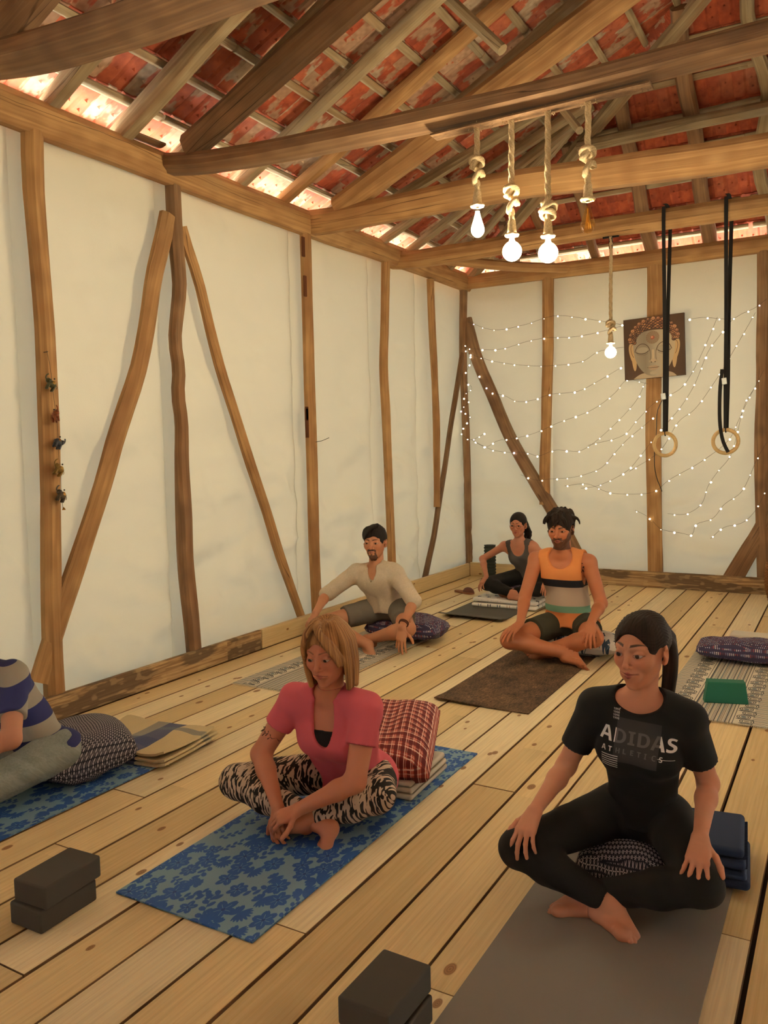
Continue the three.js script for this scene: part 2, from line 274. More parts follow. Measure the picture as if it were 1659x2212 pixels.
// wall plates
function bigBeam(name, label, category, path, w, d, side, m, o = {}) { const pos = [path[0].x, path[0].y, path[0].z]; return solo(name, centred(timber(path, w, d, { side, wob: 0.04, step: 0.16, ...o }), pos), m, label, category, pos, o.group); }
bigBeam('wall_plate', 'long hewn top plate beam over the garland post', 'beam', [V(-4.01, 3.43, 2.3), V(-4.01, 3.435, -2.0), V(-4.01, 3.44, -4.2), V(-4.01, 3.455, -5.8), V(-4.01, 3.485, -7.2), V(-4.01, 3.51, -9.05)], 0.2, 0.15, V(0, 1, 0), OAK);
bigBeam('wall_plate', 'top plate beam above the wall with the fairy lights', 'beam', [V(-4.0, 3.50, -8.93), V(-2.4, 3.495, -8.93), V(-0.6, 3.49, -8.93), V(4.4, 3.49, -8.93)], 0.165, 0.13, V(0, 1, 0), OAK);
bigBeam('wall_plate', 'plain top plate beam over the cloth wall opposite the garland', 'beam', [V(4.43, 3.44, 2.3), V(4.43, 3.46, -9.05)], 0.2, 0.2, V(0, 1, 0), OAK);
bigBeam('ledger_board', 'rough loose board lying on the plate beam by the eaves', 'board', [V(-3.98, 3.56, -3.72), V(-3.97, 3.562, -4.02)], 0.03, 0.09, V(0, 1, 0), OAKD);
// tie beams
const ties = [
  ['tie beam over the open floor beyond the thick smoke-brown one', -1.9, [[-4.08, 3.47], [0, 3.36], [4.5, 3.45]], 0.16, 0.17, OAKD],  // unseen beam added to carry the two fill lamps
  ['thick smoke-brown tie beam bending down onto the plate beam', -2.6, [[-4.2, 3.58], [-3.6, 3.455], [-2.85, 3.385], [-2.25, 3.37], [-0.5, 3.36], [4.5, 3.45]], 0.16, 0.2, OAKD],
  ['long tie beam that the rope pendant lamps hang from', -4.07, [[-4.08, 3.475], [-3.63, 3.405], [-2.6, 3.345], [-1.64, 3.315], [-0.35, 3.32], [4.5, 3.4]], 0.125, 0.15, OAKD],
  ['stout tie beam between the pendant lamps and the ring straps', -5.75, [[-4.08, 3.47], [-3.8, 3.45], [-2.33, 3.455], [-1.4, 3.41], [-0.48, 3.37], [4.5, 3.4]], 0.2, 0.17, OAK],
  ['tie beam that the gymnastic ring straps hang from', -7.3, [[-4.08, 3.46], [-3.87, 3.435], [-1.93, 3.455], [-0.6, 3.44], [4.5, 3.44]], 0.16, 0.15, OAK]];
for (const [label, z, pts, h, d, m] of ties) bigBeam('tie_beam', label, 'beam', pts.map(([x, y]) => V(x, y, z)), h, d, V(0, 1, 0), m, { wob: 0.06 });
bigBeam('corner_tie', 'flat diagonal beam cutting across the corner below the roof', 'beam', [V(-3.95, 3.50, -7.35), V(-3.2, 3.475, -8.3), V(-2.75, 3.50, -8.9)], 0.1, 0.1, V(0, 1, 0), OAK);
// principal rafters standing on the tie beams
for (const [label, z, x0, y0, x1, y1, w, d, m] of [
  ['broad dark principal rafter rising from the lamp tie beam', -4.07, -3.78, 3.52, -0.2, 5.05, 0.19, 0.13, OAKD],
  ['broad sunny brown principal rafter rising from the stout tie beam', -5.75, -3.72, 3.53, -0.2, 5.1, 0.2, 0.15, OAK],
  ['dark principal rafter rising from the thick smoke-brown tie beam', -2.6, -3.55, 3.58, -0.2, 5.05, 0.2, 0.15, OAKD]]) bigBeam('principal_rafter', label, 'rafter', [V(x0, y0, z), V(x1, y1, z)], w, d, V(0, 1, 0), m);
// strut between purlin level and rafters
{ const a = atZ(945, -25, -5.0), b = atZ(1085, 108, -5.0); bigBeam('roof_strut', 'short grey double strut crossing above the principal rafter', 'strut', [a, b], 0.075, 0.07, V(0, 0, 1), GREYWOOD); 
  const c = atZ(1205, 222, -6.4), d = atZ(1252, 282, -6.4); bigBeam('roof_strut', 'short split block wedged under the fanned rafters', 'strut', [c, d], 0.12, 0.06, V(0, 0, 1), GREYWOOD); }
bigBeam('purlin', 'grey purlin under the rafters above the stout tie beam', 'beam', [V(-2.3, 4.375, -7.80), V(-1.57, 4.38, -7.79), V(-0.73, 4.375, -7.79), V(2.6, 4.37, -7.79)], 0.10, 0.13, V(0, 1, 0), GREYWOOD, { wob: 0.08 });
// ceiling: rafters, battens and tiles
const ceiling = structure('ceiling');
const hipX = (k) => V(XL + k, 3.6 + SL * k, ZB + (k * SL - 0.08) / SB);
{
  const raf = (path, w, d, m, side, o = {}) => part('rafter', timber(path, w, d, { side, round: 0.45, n: 10, wob: 0.1, step: 0.18, ...o }), m, ceiling);
  const left = (z, x0, x1, w, m, zt = z) => raf([V(x0, roofL(x0) - 0.01, z), V(x1, roofL(x1) - 0.01, zt)], w, w * 0.95, m, V(0, 0, 1));
  for (const [z, w, m] of [[-2.15, 0.11, GREYWOOD], [-3.2, 0.11, GREYWOOD], [-3.73, 0.12, GREYWOOD], [-4.22, 0.1, GREYWOOD], [-4.86, 0.1, GREYWOOD], [-5.38, 0.1, OAK], [-5.98, 0.095, GREYWOOD], [-1.5, 0.11, GREYWOOD], [-0.8, 0.11, GREYWOOD], [0, 0.11, GREYWOOD], [0.8, 0.11, GREYWOOD], [1.6, 0.11, GREYWOOD], [2.3, 0.11, GREYWOOD]]) left(z, -4.62, RIDGE_X, w, m);
  // fan of jack rafters gathering at the hip
  const onLeft = (px, py) => { const d = rayOf(px, py), t = (roofL(0) - EYE) / (d.y - SL * d.x); return V(0, EYE, 0).addScaledVector(d, t); };
  for (const [z0, tx, ty, w] of [[-6.45, 1245, 184, 0.09], [-6.98, 1262, 222, 0.085], [-7.5, 1262, 240, 0.085], [-8.0, 1270, 232, 0.08], [-8.45, 1276, 222, 0.08]]) { const t = onLeft(tx, ty); raf([V(-4.6, roofL(-4.6) - 0.01, z0), V(XL, roofL(XL) - 0.01, z0 + 0.02), V(t.x, roofL(t.x) - 0.03, t.z)], w, w, GREYWOOD, V(0, 0, 1)); }
  { const m = part('hip_rafter', timber([hipX(-0.55).add(V(0, -0.03, 0)), hipX(1.5).add(V(0, -0.04, 0)), hipX(RIDGE_X - XL).add(V(0, -0.04, 0))], 0.13, 0.14, { side: V(1, 0, -1).normalize(), wob: 0.08 }), GREYWOOD, ceiling); }
  part('hip_rafter', timber([V(XR + 0.5, 3.35, ZB - 0.4), V(RIDGE_X, RIDGE_Y - 0.03, RIDGE_Z)], 0.13, 0.14, { side: V(1, 0, 1).normalize() }), GREYWOOD, ceiling);
  for (const [x, w] of [[-3.35, 0.08], [-2.95, 0.09], [-2.45, 0.1], [-1.86, 0.13], [-1.29, 0.14], [-0.72, 0.11], [-0.1, 0.11], [0.6, 0.11], [1.3, 0.11], [2, 0.11], [2.7, 0.11], [3.4, 0.11]]) {
    const top = Math.min(RIDGE_Z, x < RIDGE_X ? ZB + (x - XL) * SL / SB : ZB + (XR - x) * SL / SB);
    const wig = x === -0.72 ? 0.07 : 0.02; const z0 = ZB - 0.55, P = []; for (let k = 0; k <= 5; k++) { const z = lerp(z0, top, k / 5); P.push(V(x + (k % 2 ? wig : -wig) * rr(0.3, 1), roofB(z) - 0.01, z)); }
    raf(P, w, w * 0.85, x === -0.72 ? GREYWOOD : (x < -1 ? OAKD : GREYWOOD), V(1, 0, 0));
  }
  for (let z = -8; z < 2.4; z += 0.9) part('rafter', timber([V(4.95, roofR(4.95) - 0.01, z), V(RIDGE_X, RIDGE_Y - 0.01, Math.max(z, RIDGE_Z))], 0.11, 0.1, { side: V(0, 0, 1), step: 0.5 }), GREYWOOD, ceiling);
  part('ridge_beam', timber([V(RIDGE_X, RIDGE_Y - 0.05, RIDGE_Z), V(RIDGE_X, RIDGE_Y - 0.05, 2.45)], 0.14, 0.14, { side: V(1, 0, 0), step: 0.5 }), GREYWOOD, ceiling);

  // battens
  const PITCH = 0.33, cl = 1 / Math.hypot(1, SL), cb = 1 / Math.hypot(1, SB), ROWS = 18;
  const leftX = (r) => -4.53 + (r * PITCH + 0.03) * cl, backZ = (r) => -9.50 + (r * PITCH + 0.03) * cb;
  const bat = (a, b, up) => part('batten', timber([a, a.clone().lerp(b, 0.5).add(V(0, rr(-0.008, 0.008), 0)), b], 0.055, 0.034, { side: up, wob: 0.1, step: 0.3 }), GREYWOOD, ceiling);
  for (let r = 0; r < ROWS; r++) {
    const x = leftX(r); if (x > RIDGE_X) break; const y = roofL(x) + 0.10, zEnd = ZB + (x - XL) * SB / SL * (SL / SB) * (SL / SB) ;
    const zHip = ZB + (x - XL) * SL / SB, cuts = [zHip - 0.05, zHip + (-3.9 - zHip) * 0.5 + rr(-0.3, 0.3), -3.9 + rr(-0.2, 0.2), 2.6];
    for (let k = 0; k < 3; k++) bat(V(x, y, cuts[k] + 0.01), V(x, y, cuts[k + 1] - 0.01), V(cl, SL * cl, 0));
    const xr = XR + XL - x; bat(V(xr, y, zHip), V(xr, y, 2.6), V(cl, -SL * cl, 0));
  }
  for (let r = 0; r < ROWS; r++) { const z = backZ(r); if (z > RIDGE_Z) break; const k = (z - ZB) * SB / SL; if (XR - XL - 2 * k < 0.2) break; bat(V(XL + k - 0.05, roofB(z) + 0.08, z), V(-0.9 + rr(-0.2, 0.2), roofB(z) + 0.08, z), V(0, SB * cb, cb)); bat(V(-0.88, roofB(z) + 0.08, z), V(XR - k, roofB(z) + 0.08, z), V(0, SB * cb, cb)); }

  // tiles: x across, y up the slope, z out of the roof
  const tileGeo = (variant) => {
    const wide = 0.222, L = 0.40, n = 6, th = 0.013, P = [], U = [], uo = rnd() * 2, vo = rnd() * 2;
    const prof = [0.012, 0.0, 0.0, 0.011, 0.0, 0.0, 0.010], X = [0, 0.14, 0.42, 0.5, 0.58, 0.88, 1].map((t) => (t - 0.5) * wide);
    const tri = (...v) => { for (const [x, y, z] of v) { P.push(x, y, z); U.push(uo + x * 0.5, vo + y * 0.5); } };
    const q = (a, b, c, d) => { tri(a, b, c); tri(a, c, d); };
    for (let i = 0; i < n; i++) { const a = [X[i], -L / 2, prof[i]], b = [X[i + 1], -L / 2, prof[i + 1]], c = [X[i + 1], L / 2, prof[i + 1]], d = [X[i], L / 2, prof[i]], up = (p) => [p[0], p[1], p[2] + th];
      q(a, d, c, b); q(up(a), up(b), up(c), up(d)); q(a, b, up(b), up(a)); q(c, d, up(d), up(c)); }
    q([X[0], -L / 2, prof[0]], [X[0], -L / 2, prof[0] + th], [X[0], L / 2, prof[0] + th], [X[0], L / 2, prof[0]]); q([X[6], -L / 2, prof[6]], [X[6], L / 2, prof[6]], [X[6], L / 2, prof[6] + th], [X[6], -L / 2, prof[6] + th]);
    for (const [lx, ly] of variant % 2 ? [[-0.055, 0.02], [0.02, -0.05], [0.06, 0.03]] : [[-0.05, -0.045], [0.052, 0.0], [-0.045, 0.04]]) { const s = 0.011, a = [lx - s, ly - s * 0.6, 0.001], b = [lx + s, ly - s * 0.6, 0.001], c = [lx, ly + s, 0.001], t = [lx, ly - s * 0.2, -0.02]; tri(a, t, b); tri(b, t, c); tri(c, t, a); }
    const g = new THREE.BufferGeometry(); g.setAttribute('position', new THREE.Float32BufferAttribute(P, 3)); g.setAttribute('uv', new THREE.Float32BufferAttribute(U, 2)); g.computeVertexNormals(); return g;
  };
  const geos = [...Array(10).keys()].map(tileGeo), spots = [];
  const place = (pos, across, up, seen) => {
    const z = V().crossVectors(across, up), m = new THREE.Matrix4().makeBasis(across, up, z); const q = new THREE.Quaternion().setFromRotationMatrix(m);
    q.multiply(new THREE.Quaternion().setFromEuler(new THREE.Euler(-0.055 + rr(-0.012, 0.012), rr(-0.012, 0.012), rr(-0.012, 0.012))));
    spots.push({ pos, q, v: Math.floor(rnd() * 10), m: Math.floor(rnd() * 4), seen });
  };
  const frustum = new THREE.Matrix4().multiplyMatrices(camera.projectionMatrix, camera.matrixWorld.clone().invert());
  const ndc = (p) => p.clone().applyMatrix4(frustum);
  camera.updateProjectionMatrix(); frustum.multiplyMatrices(camera.projectionMatrix, camera.matrixWorld.clone().invert());
  const up = V(cl, SL * cl, 0), upB = V(0, SB * cb, cb), upR = V(-cl, SL * cl, 0);
  for (let r = 0; r < ROWS; r++) {
    const x = -4.53 + (r * PITCH + 0.17) * cl; if (x > RIDGE_X + 0.3) break;
    const zs = ZB + Math.max(-0.75, (x - XL) * SL / SB) - 0.2; for (let z = zs, k = 0; z < 2.7; z += 0.208, k++) { const p = V(x, roofL(x) + 0.14 + rr(-0.003, 0.003), z + (r % 2) * 0.1); place(p, V(0, 0, 1), up, ndc(p)); place(V(XL + XR - x, p.y, p.z), V(0, 0, -1), upR, V(9, 9, 9)); }
  }
  for (let r = 0; r < ROWS; r++) {
    const z = -9.50 + (r * PITCH + 0.17) * cb; if (z > RIDGE_Z + 0.1) break; const k = Math.max(-0.75, (z - ZB) * SB / SL);
    for (let x = XL + k - 0.15; x < XR - k + 0.15; x += 0.208) { const p = V(x + (r % 2) * 0.09, roofB(z) + 0.12 + rr(-0.003, 0.003), z); place(p, V(-1, 0, 0), upB, ndc(p)); spots[spots.length - 1].back = 1; }
  }
  for (const s of spots) s.show = Math.abs(s.seen.x) < 1.04 && s.seen.y < 1.05 && s.seen.y > 0.35 && s.seen.z < 1;
  const shown = spots.filter((s) => s.show).sort((a, b) => a.pos.distanceTo(camera.position) - b.pos.distanceTo(camera.position)), single = new Set(shown.slice(0, 300)), rest = [];
  for (const s of spots) {
    if (single.has(s)) { const m = part('roof_tile', geos[s.v], (s.back ? TILESB : TILES)[s.m], ceiling); m.position.copy(s.pos); m.quaternion.copy(s.q); }
    else rest.push(geos[s.v].clone().applyQuaternion(s.q).translate(s.pos.x, s.pos.y, s.pos.z));
  }
  const f = part('tile_field', mergeGeometries(rest), TILES[0], ceiling); f.userData.kind = 'stuff';
  console.log('tiles', spots.length, 'shown', shown.length);
}
// the yard outside
{ const g = part('ground', new THREE.CircleGeometry(60, 48).rotateX(-Math.PI / 2).translate(0, -0.25, 0), mat({ color: '#b5b4ac', roughness: 1 }), scene); g.userData = { kind: 'structure' }; }
console.log('structure done');
// ridge caps close the roof
{ const caps = []; for (let z = RIDGE_Z - 0.1; z < 2.7; z += 0.36) caps.push(new THREE.CylinderGeometry(0.14, 0.15, 0.4, 10, 1, false).rotateX(Math.PI / 2).scale(1.5, 0.7, 1).translate(RIDGE_X, RIDGE_Y + 0.1, z)); const f = part('ridge_caps', merge(caps), TILES[1], ceiling); f.userData.kind = 'stuff'; 
  const hips = []; for (const [a, b] of [[hipX(-0.6), hipX(RIDGE_X - XL)], [V(XR + 0.6, 3.6 - SL * 0.6, ZB - 0.4), V(RIDGE_X, RIDGE_Y, RIDGE_Z)]]) for (let k = 0; k < 16; k++) { const p = a.clone().lerp(b, (k + 0.5) / 16), d = b.clone().sub(a).normalize(); const g = new THREE.CylinderGeometry(0.12, 0.13, 0.4, 10).scale(1.4, 1, 0.7); g.applyQuaternion(new THREE.Quaternion().setFromUnitVectors(V(0, 1, 0), d)); hips.push(g.translate(p.x, p.y + 0.16, p.z)); } const h = part('hip_caps', merge(hips), TILES[1], ceiling); h.userData.kind = 'stuff'; }

// ---------- rope pendant lamps ----------
const ropeTex = dataTex(256, 256, (u, v) => { const n = noise(u * 60, v * 60) * 22 + noise(u * 20 + v * 30, v * 12) * 14; return [200 + n, 178 + n, 138 + n]; });
const ROPE = mat({ map: ropeTex, roughness: 1 });
function ropeGeo(points, r, turns = 34, closed = false) {            // three strands laid round a path
  const c = new THREE.CatmullRomCurve3(points, closed), len = c.getLength(), seg = Math.ceil(len / 0.005), K = 15, fr = c.computeFrenetFrames(seg, closed), P = [], U = [], I = [];
  for (let i = 0; i <= seg; i++) { const p = c.getPointAt(i / seg), tw = i / seg * len * turns;
    for (let k = 0; k <= K; k++) { const a = k / K * Math.PI * 2, rad = r * (0.72 + 0.36 * Math.abs(Math.cos(1.5 * (a + tw)))) * (1 + 0.03 * noise(i * 0.7, k)); const q = p.clone().addScaledVector(fr.normals[i], Math.cos(a) * rad).addScaledVector(fr.binormals[i], Math.sin(a) * rad); P.push(q.x, q.y, q.z); U.push(k / K * r * 60, i / seg * len * 8); } }
  for (let i = 0; i < seg; i++) for (let k = 0; k < K; k++) { const a = i * (K + 1) + k; I.push(a, a + 1, a + K + 2, a, a + K + 2, a + K + 1); }
  const g = new THREE.BufferGeometry(); g.setAttribute('position', new THREE.Float32BufferAttribute(P, 3)); g.setAttribute('uv', new THREE.Float32BufferAttribute(U, 2)); g.setIndex(I); g.computeVertexNormals(); return g;
}
const GLOW = new THREE.MeshStandardMaterial({ color: '#fff2d8', emissive: new THREE.Color().setRGB(1, 0.86, 0.6), emissiveIntensity: 7, roughness: 0.3 });
const CLEAR = new THREE.MeshPhysicalMaterial({ color: '#fff3d0', roughness: 0.03, transmission: 1, thickness: 0, ior: 1.45 });
const BRASS = mat({ color: '#b98a3c', metalness: 0.9, roughness: 0.35 });
const knotOf = (kind, y, r) => {                                    // turns of rope about the line, top to bottom
  const P = []; const T = kind === 'long' ? [1.6, 0.13] : kind === 'big' ? [2.2, 0.085] : [1.5, 0.10];
  for (let i = 0; i <= 26; i++) { const t = i / 26, a = t * T[0] * Math.PI * 2 + 0.6; const rad = r * (kind === 'long' ? 0.75 + 0.4 * (1 - t) : 1.15) * Math.sin(Math.PI * clamp(t * 0.9 + 0.08, 0, 1)); P.push(V(Math.cos(a) * rad, y - t * T[1] + 0.012 * Math.sin(a * 2), Math.sin(a) * rad)); }
  return P;
};
function pendant(label, x, z, yTop, yBulb, kind, lit, shape, holder, cd = BULB_CD) {
  const t = thing('pendant_lamp', label, 'lamp', [x, yTop, z], 'rope pendant lamps'); const r = 0.0155, drop = yTop - yBulb, R = shape === 'globe' ? 0.051 : 0.036;
  const ySock = -drop + R + (shape === 'globe' ? 0.035 : 0.075), yKnot = ySock + (kind === 'long' ? 0.235 : 0.18);
  part('rope', ropeGeo([V(0, 0.01, 0), V(0.002, -0.1, 0.001), V(-0.001, (yKnot - 0.1) / 2, 0), V(0, yKnot - 0.02, 0)], r), ROPE, t);
  const K = knotOf(kind, yKnot, 0.032); part('knot', ropeGeo([V(0, yKnot + 0.01, 0), ...K, V(0, ySock + 0.035, 0)], r), ROPE, t);
  // a coil across the knot
  part('knot', ropeGeo([...Array(12)].map((_, i) => { const a = i / 12 * Math.PI * 2; return V(Math.cos(a) * 0.03, yKnot - (kind === 'big' ? 0.075 : 0.01) + 0.014 * Math.sin(a), Math.sin(a) * 0.028); }), r * 0.95, 34, true), ROPE, t);
  part('socket_wrap', new THREE.LatheGeometry([[0.012, 0.075], [0.02, 0.07], [0.024, 0.02], [0.026, -0.005], [0.012, -0.01]].map(([a, b]) => new THREE.Vector2(a, b + ySock)), 18), ROPE, t);
  part('socket_ring', ropeGeo([...Array(10)].map((_, i) => { const a = i / 10 * Math.PI * 2; return V(Math.cos(a) * 0.03, ySock - 0.002, Math.sin(a) * 0.03); }), 0.008, 60, true), ROPE, t);
  // frayed end at the beam
  const tuft = []; for (let i = 0; i < (holder ? 0 : 26); i++) { const a = rnd() * 6.28, l = rr(0.02, 0.05), o = rr(0.005, 0.018); tuft.push(tube([V(Math.cos(a) * o, 0.01, Math.sin(a) * o), V(Math.cos(a) * (o + l * 0.6), 0.014, Math.sin(a) * (o + l * 0.6)), V(Math.cos(a) * (o + l * 0.8), 0.014 - rr(-0.012, 0.02), Math.sin(a) * (o + l * 0.8))], 0.0022, 4, 4)); }
  if (tuft.length) part('frayed_end', merge(tuft), ROPE, t);
  if (holder) part('hook', merge([boxGeo(0.14, 0.018, 0.02, 0, 0.01, 0), boxGeo(0.03, 0.11, 0.02, 0, -0.04, 0)]), BLACK, t);
  const pr = shape === 'globe' ? [[0.013, R + 0.03], [0.0135, R + 0.012], [0.018, R * 0.99], [R * 0.62, R * 0.8], [R * 0.9, R * 0.42], [R, 0], [R * 0.9, -R * 0.43], [R * 0.62, -R * 0.78], [R * 0.3, -R * 0.95], [0.001, -R]] : [[0.012, 0.08], [0.014, 0.065], [0.024, 0.03], [R, -0.012], [R * 0.86, -0.036], [R * 0.45, -0.052], [0.001, -0.057]];
  const prof = new THREE.SplineCurve(pr.map(([a, b]) => new THREE.Vector2(a, b))).getPoints(28);
  part('bulb', new THREE.LatheGeometry(prof.map((p) => new THREE.Vector2(Math.max(p.x, 0.0005), p.y)), 24).translate(0, -drop, 0), lit ? GLOW : CLEAR, t, lit ? 'glowing warm bulb' : 'clear unlit filament bulb');
  if (!lit) { const f = []; for (let i = 0; i < 8; i++) { const a = i / 8 * 6.28; f.push(tube([V(Math.cos(a) * 0.006, 0.04, Math.sin(a) * 0.006), V(Math.cos(a) * 0.016, -0.03, Math.sin(a) * 0.016)], 0.0011, 3, 4)); } f.push(new THREE.CylinderGeometry(0.004, 0.004, 0.07, 6).translate(0, 0.03, 0)); part('filament', merge(f).translate(0, -drop, 0), BRASS, t); }
  else { const l = new THREE.PointLight(BULB, cd); l.position.set(0, -drop, 0); l.castShadow = true; l.shadow.radius = R / 0.02; l.name = 'bulb_light'; t.add(l); }
  return t;
}
{ const rail = solo('lamp_rail', new RoundedBoxGeometry(1.15, 0.012, 0.09, 1, 0.003), OAKD, 'thin dark board under the beam holding the rope lamps', 'board', [-1.42, 3.225, -4.06]); rail.rotation.z = 0.004; }
pendant('lit rope lamp with the shortest rope, a tapered bulb', -1.745, -4.07, 3.215, 2.712, 'long', true, 'drop');
pendant('lit rope lamp with round bulb, beside the shortest lit one', -1.552, -4.07, 3.215, 2.556, 'long', true, 'globe');
pendant('lit rope lamp with round bulb and a big round knot', -1.357, -4.07, 3.215, 2.522, 'big', true, 'globe');
pendant('unlit rope lamp with clear filament bulb', -1.152, -4.07, 3.215, 2.645, 'long', false, 'drop');
pendant('lit rope lamp hanging alone beside the face picture', -1.862, -7.3, 3.36, 2.362, 'short', true, 'globe', true);
pendant('lit rope lamp alone on the bare half of the lamp beam', 0.9, -4.07, 3.26, 2.56, 'long', true, 'globe');
pendant('added fill lamp out of view over the blue mats', -1.6, -1.9, 3.30, 3.06, 'long', true, 'globe', false, 2.3);  // fill lamp added out of view to brighten the near floor
pendant('added fill lamp out of view over the grey mat', 0.45, -1.9, 3.26, 2.86, 'big', true, 'globe', false, 2.0);  // second fill lamp, also added unseen for the near floor

// ---------- gymnastic rings ----------
const STRAP = mat({ color: '#141313', roughness: 0.8 }), RINGWOOD = mat({ map: pineTex, color: '#f6e6c8', roughness: 0.5 });
function ribbon(points, w, th = 0.0025, side = V(1, 0, 0)) { return timber(points, w, th, { side, wob: 0, n: 4, step: 0.05 }); }
function gymRing(label, x, yTop, yc, z, turn, long) {
  const t = thing('gymnastic_ring', label, 'gym ring', [x, yTop, z], 'gymnastic rings on straps'), R = 0.098, y = yc - yTop;
  const ring = part('ring', new THREE.TorusGeometry(R, 0.0155, 16, 48), RINGWOOD, t, 'pale wooden ring'); ring.position.y = y; ring.rotation.y = turn;
  const yr = y + R + 0.012; const s = Math.sin(turn) * 0;
  part('strap', ribbon([V(-0.006, 0.1, 0.095), V(-0.006, 0, 0.1), V(-0.004, yr * 0.5, 0.03), V(-0.006, yr * 0.8, 0.004), V(0, yr, 0.02)], 0.034), STRAP, t, 'black webbing strap');
  part('strap', ribbon([V(0.012, 0.1, -0.1), V(0.012, 0, -0.1), V(0.01, yr * 0.5, -0.02), V(0.014, yr * 0.8, 0.012), V(0.004, yr, -0.02)], 0.034), STRAP, t, 'black webbing strap');
  part('strap_loop', tube([...Array(10)].map((_, i) => { const a = i / 10 * 6.283; return V(0, yr - 0.014 + Math.cos(a) * 0.021, Math.sin(a) * 0.021); }), 0.004, 20, 5, true).scale(1, 1, 1), STRAP, t);
  part('strap', ribbon([V(0, 0.12, 0.1), V(0, 0.135, 0), V(0, 0.12, -0.1)], 0.034), STRAP, t);
  const by = yr * (long ? 0.83 : 0.78); const bk = part('buckle', new RoundedBoxGeometry(0.04, 0.055, 0.022, 2, 0.004), mat({ color: '#b9bdb4', metalness: 0.7, roughness: 0.35 }), t, 'metal cam buckle'); bk.position.set(-0.012, by, 0.024); bk.rotation.z = 0.12;
  part('strap_tail', long ? ribbon([V(-0.02, by - 0.03, 0.03), V(-0.06, by - 0.12, 0.03), V(-0.07, by - 0.3, 0.02), V(-0.085, yr - 0.2, 0.02), V(-0.075, yr - 0.36, 0.02), V(-0.02, yr - 0.52, 0.02)], 0.03, 0.0025, V(0.4, 0, 1)) : ribbon([V(-0.03, by + 0.1, 0.03), V(-0.045, by - 0.08, 0.03), V(-0.04, yr + 0.02, 0.03), V(-0.012, yr - 0.12, 0.035), V(0.025, yr - 0.2, 0.035)], 0.032), STRAP, t, 'loose end of the strap');
}
gymRing('wooden gymnastic ring with a long dangling strap tail', -1.39, 3.43, 1.535, -7.3, 0.62, true);
gymRing('wooden gymnastic ring whose strap end hangs inside the ring', -0.902, 3.43, 1.55, -7.3, 0.12, false);

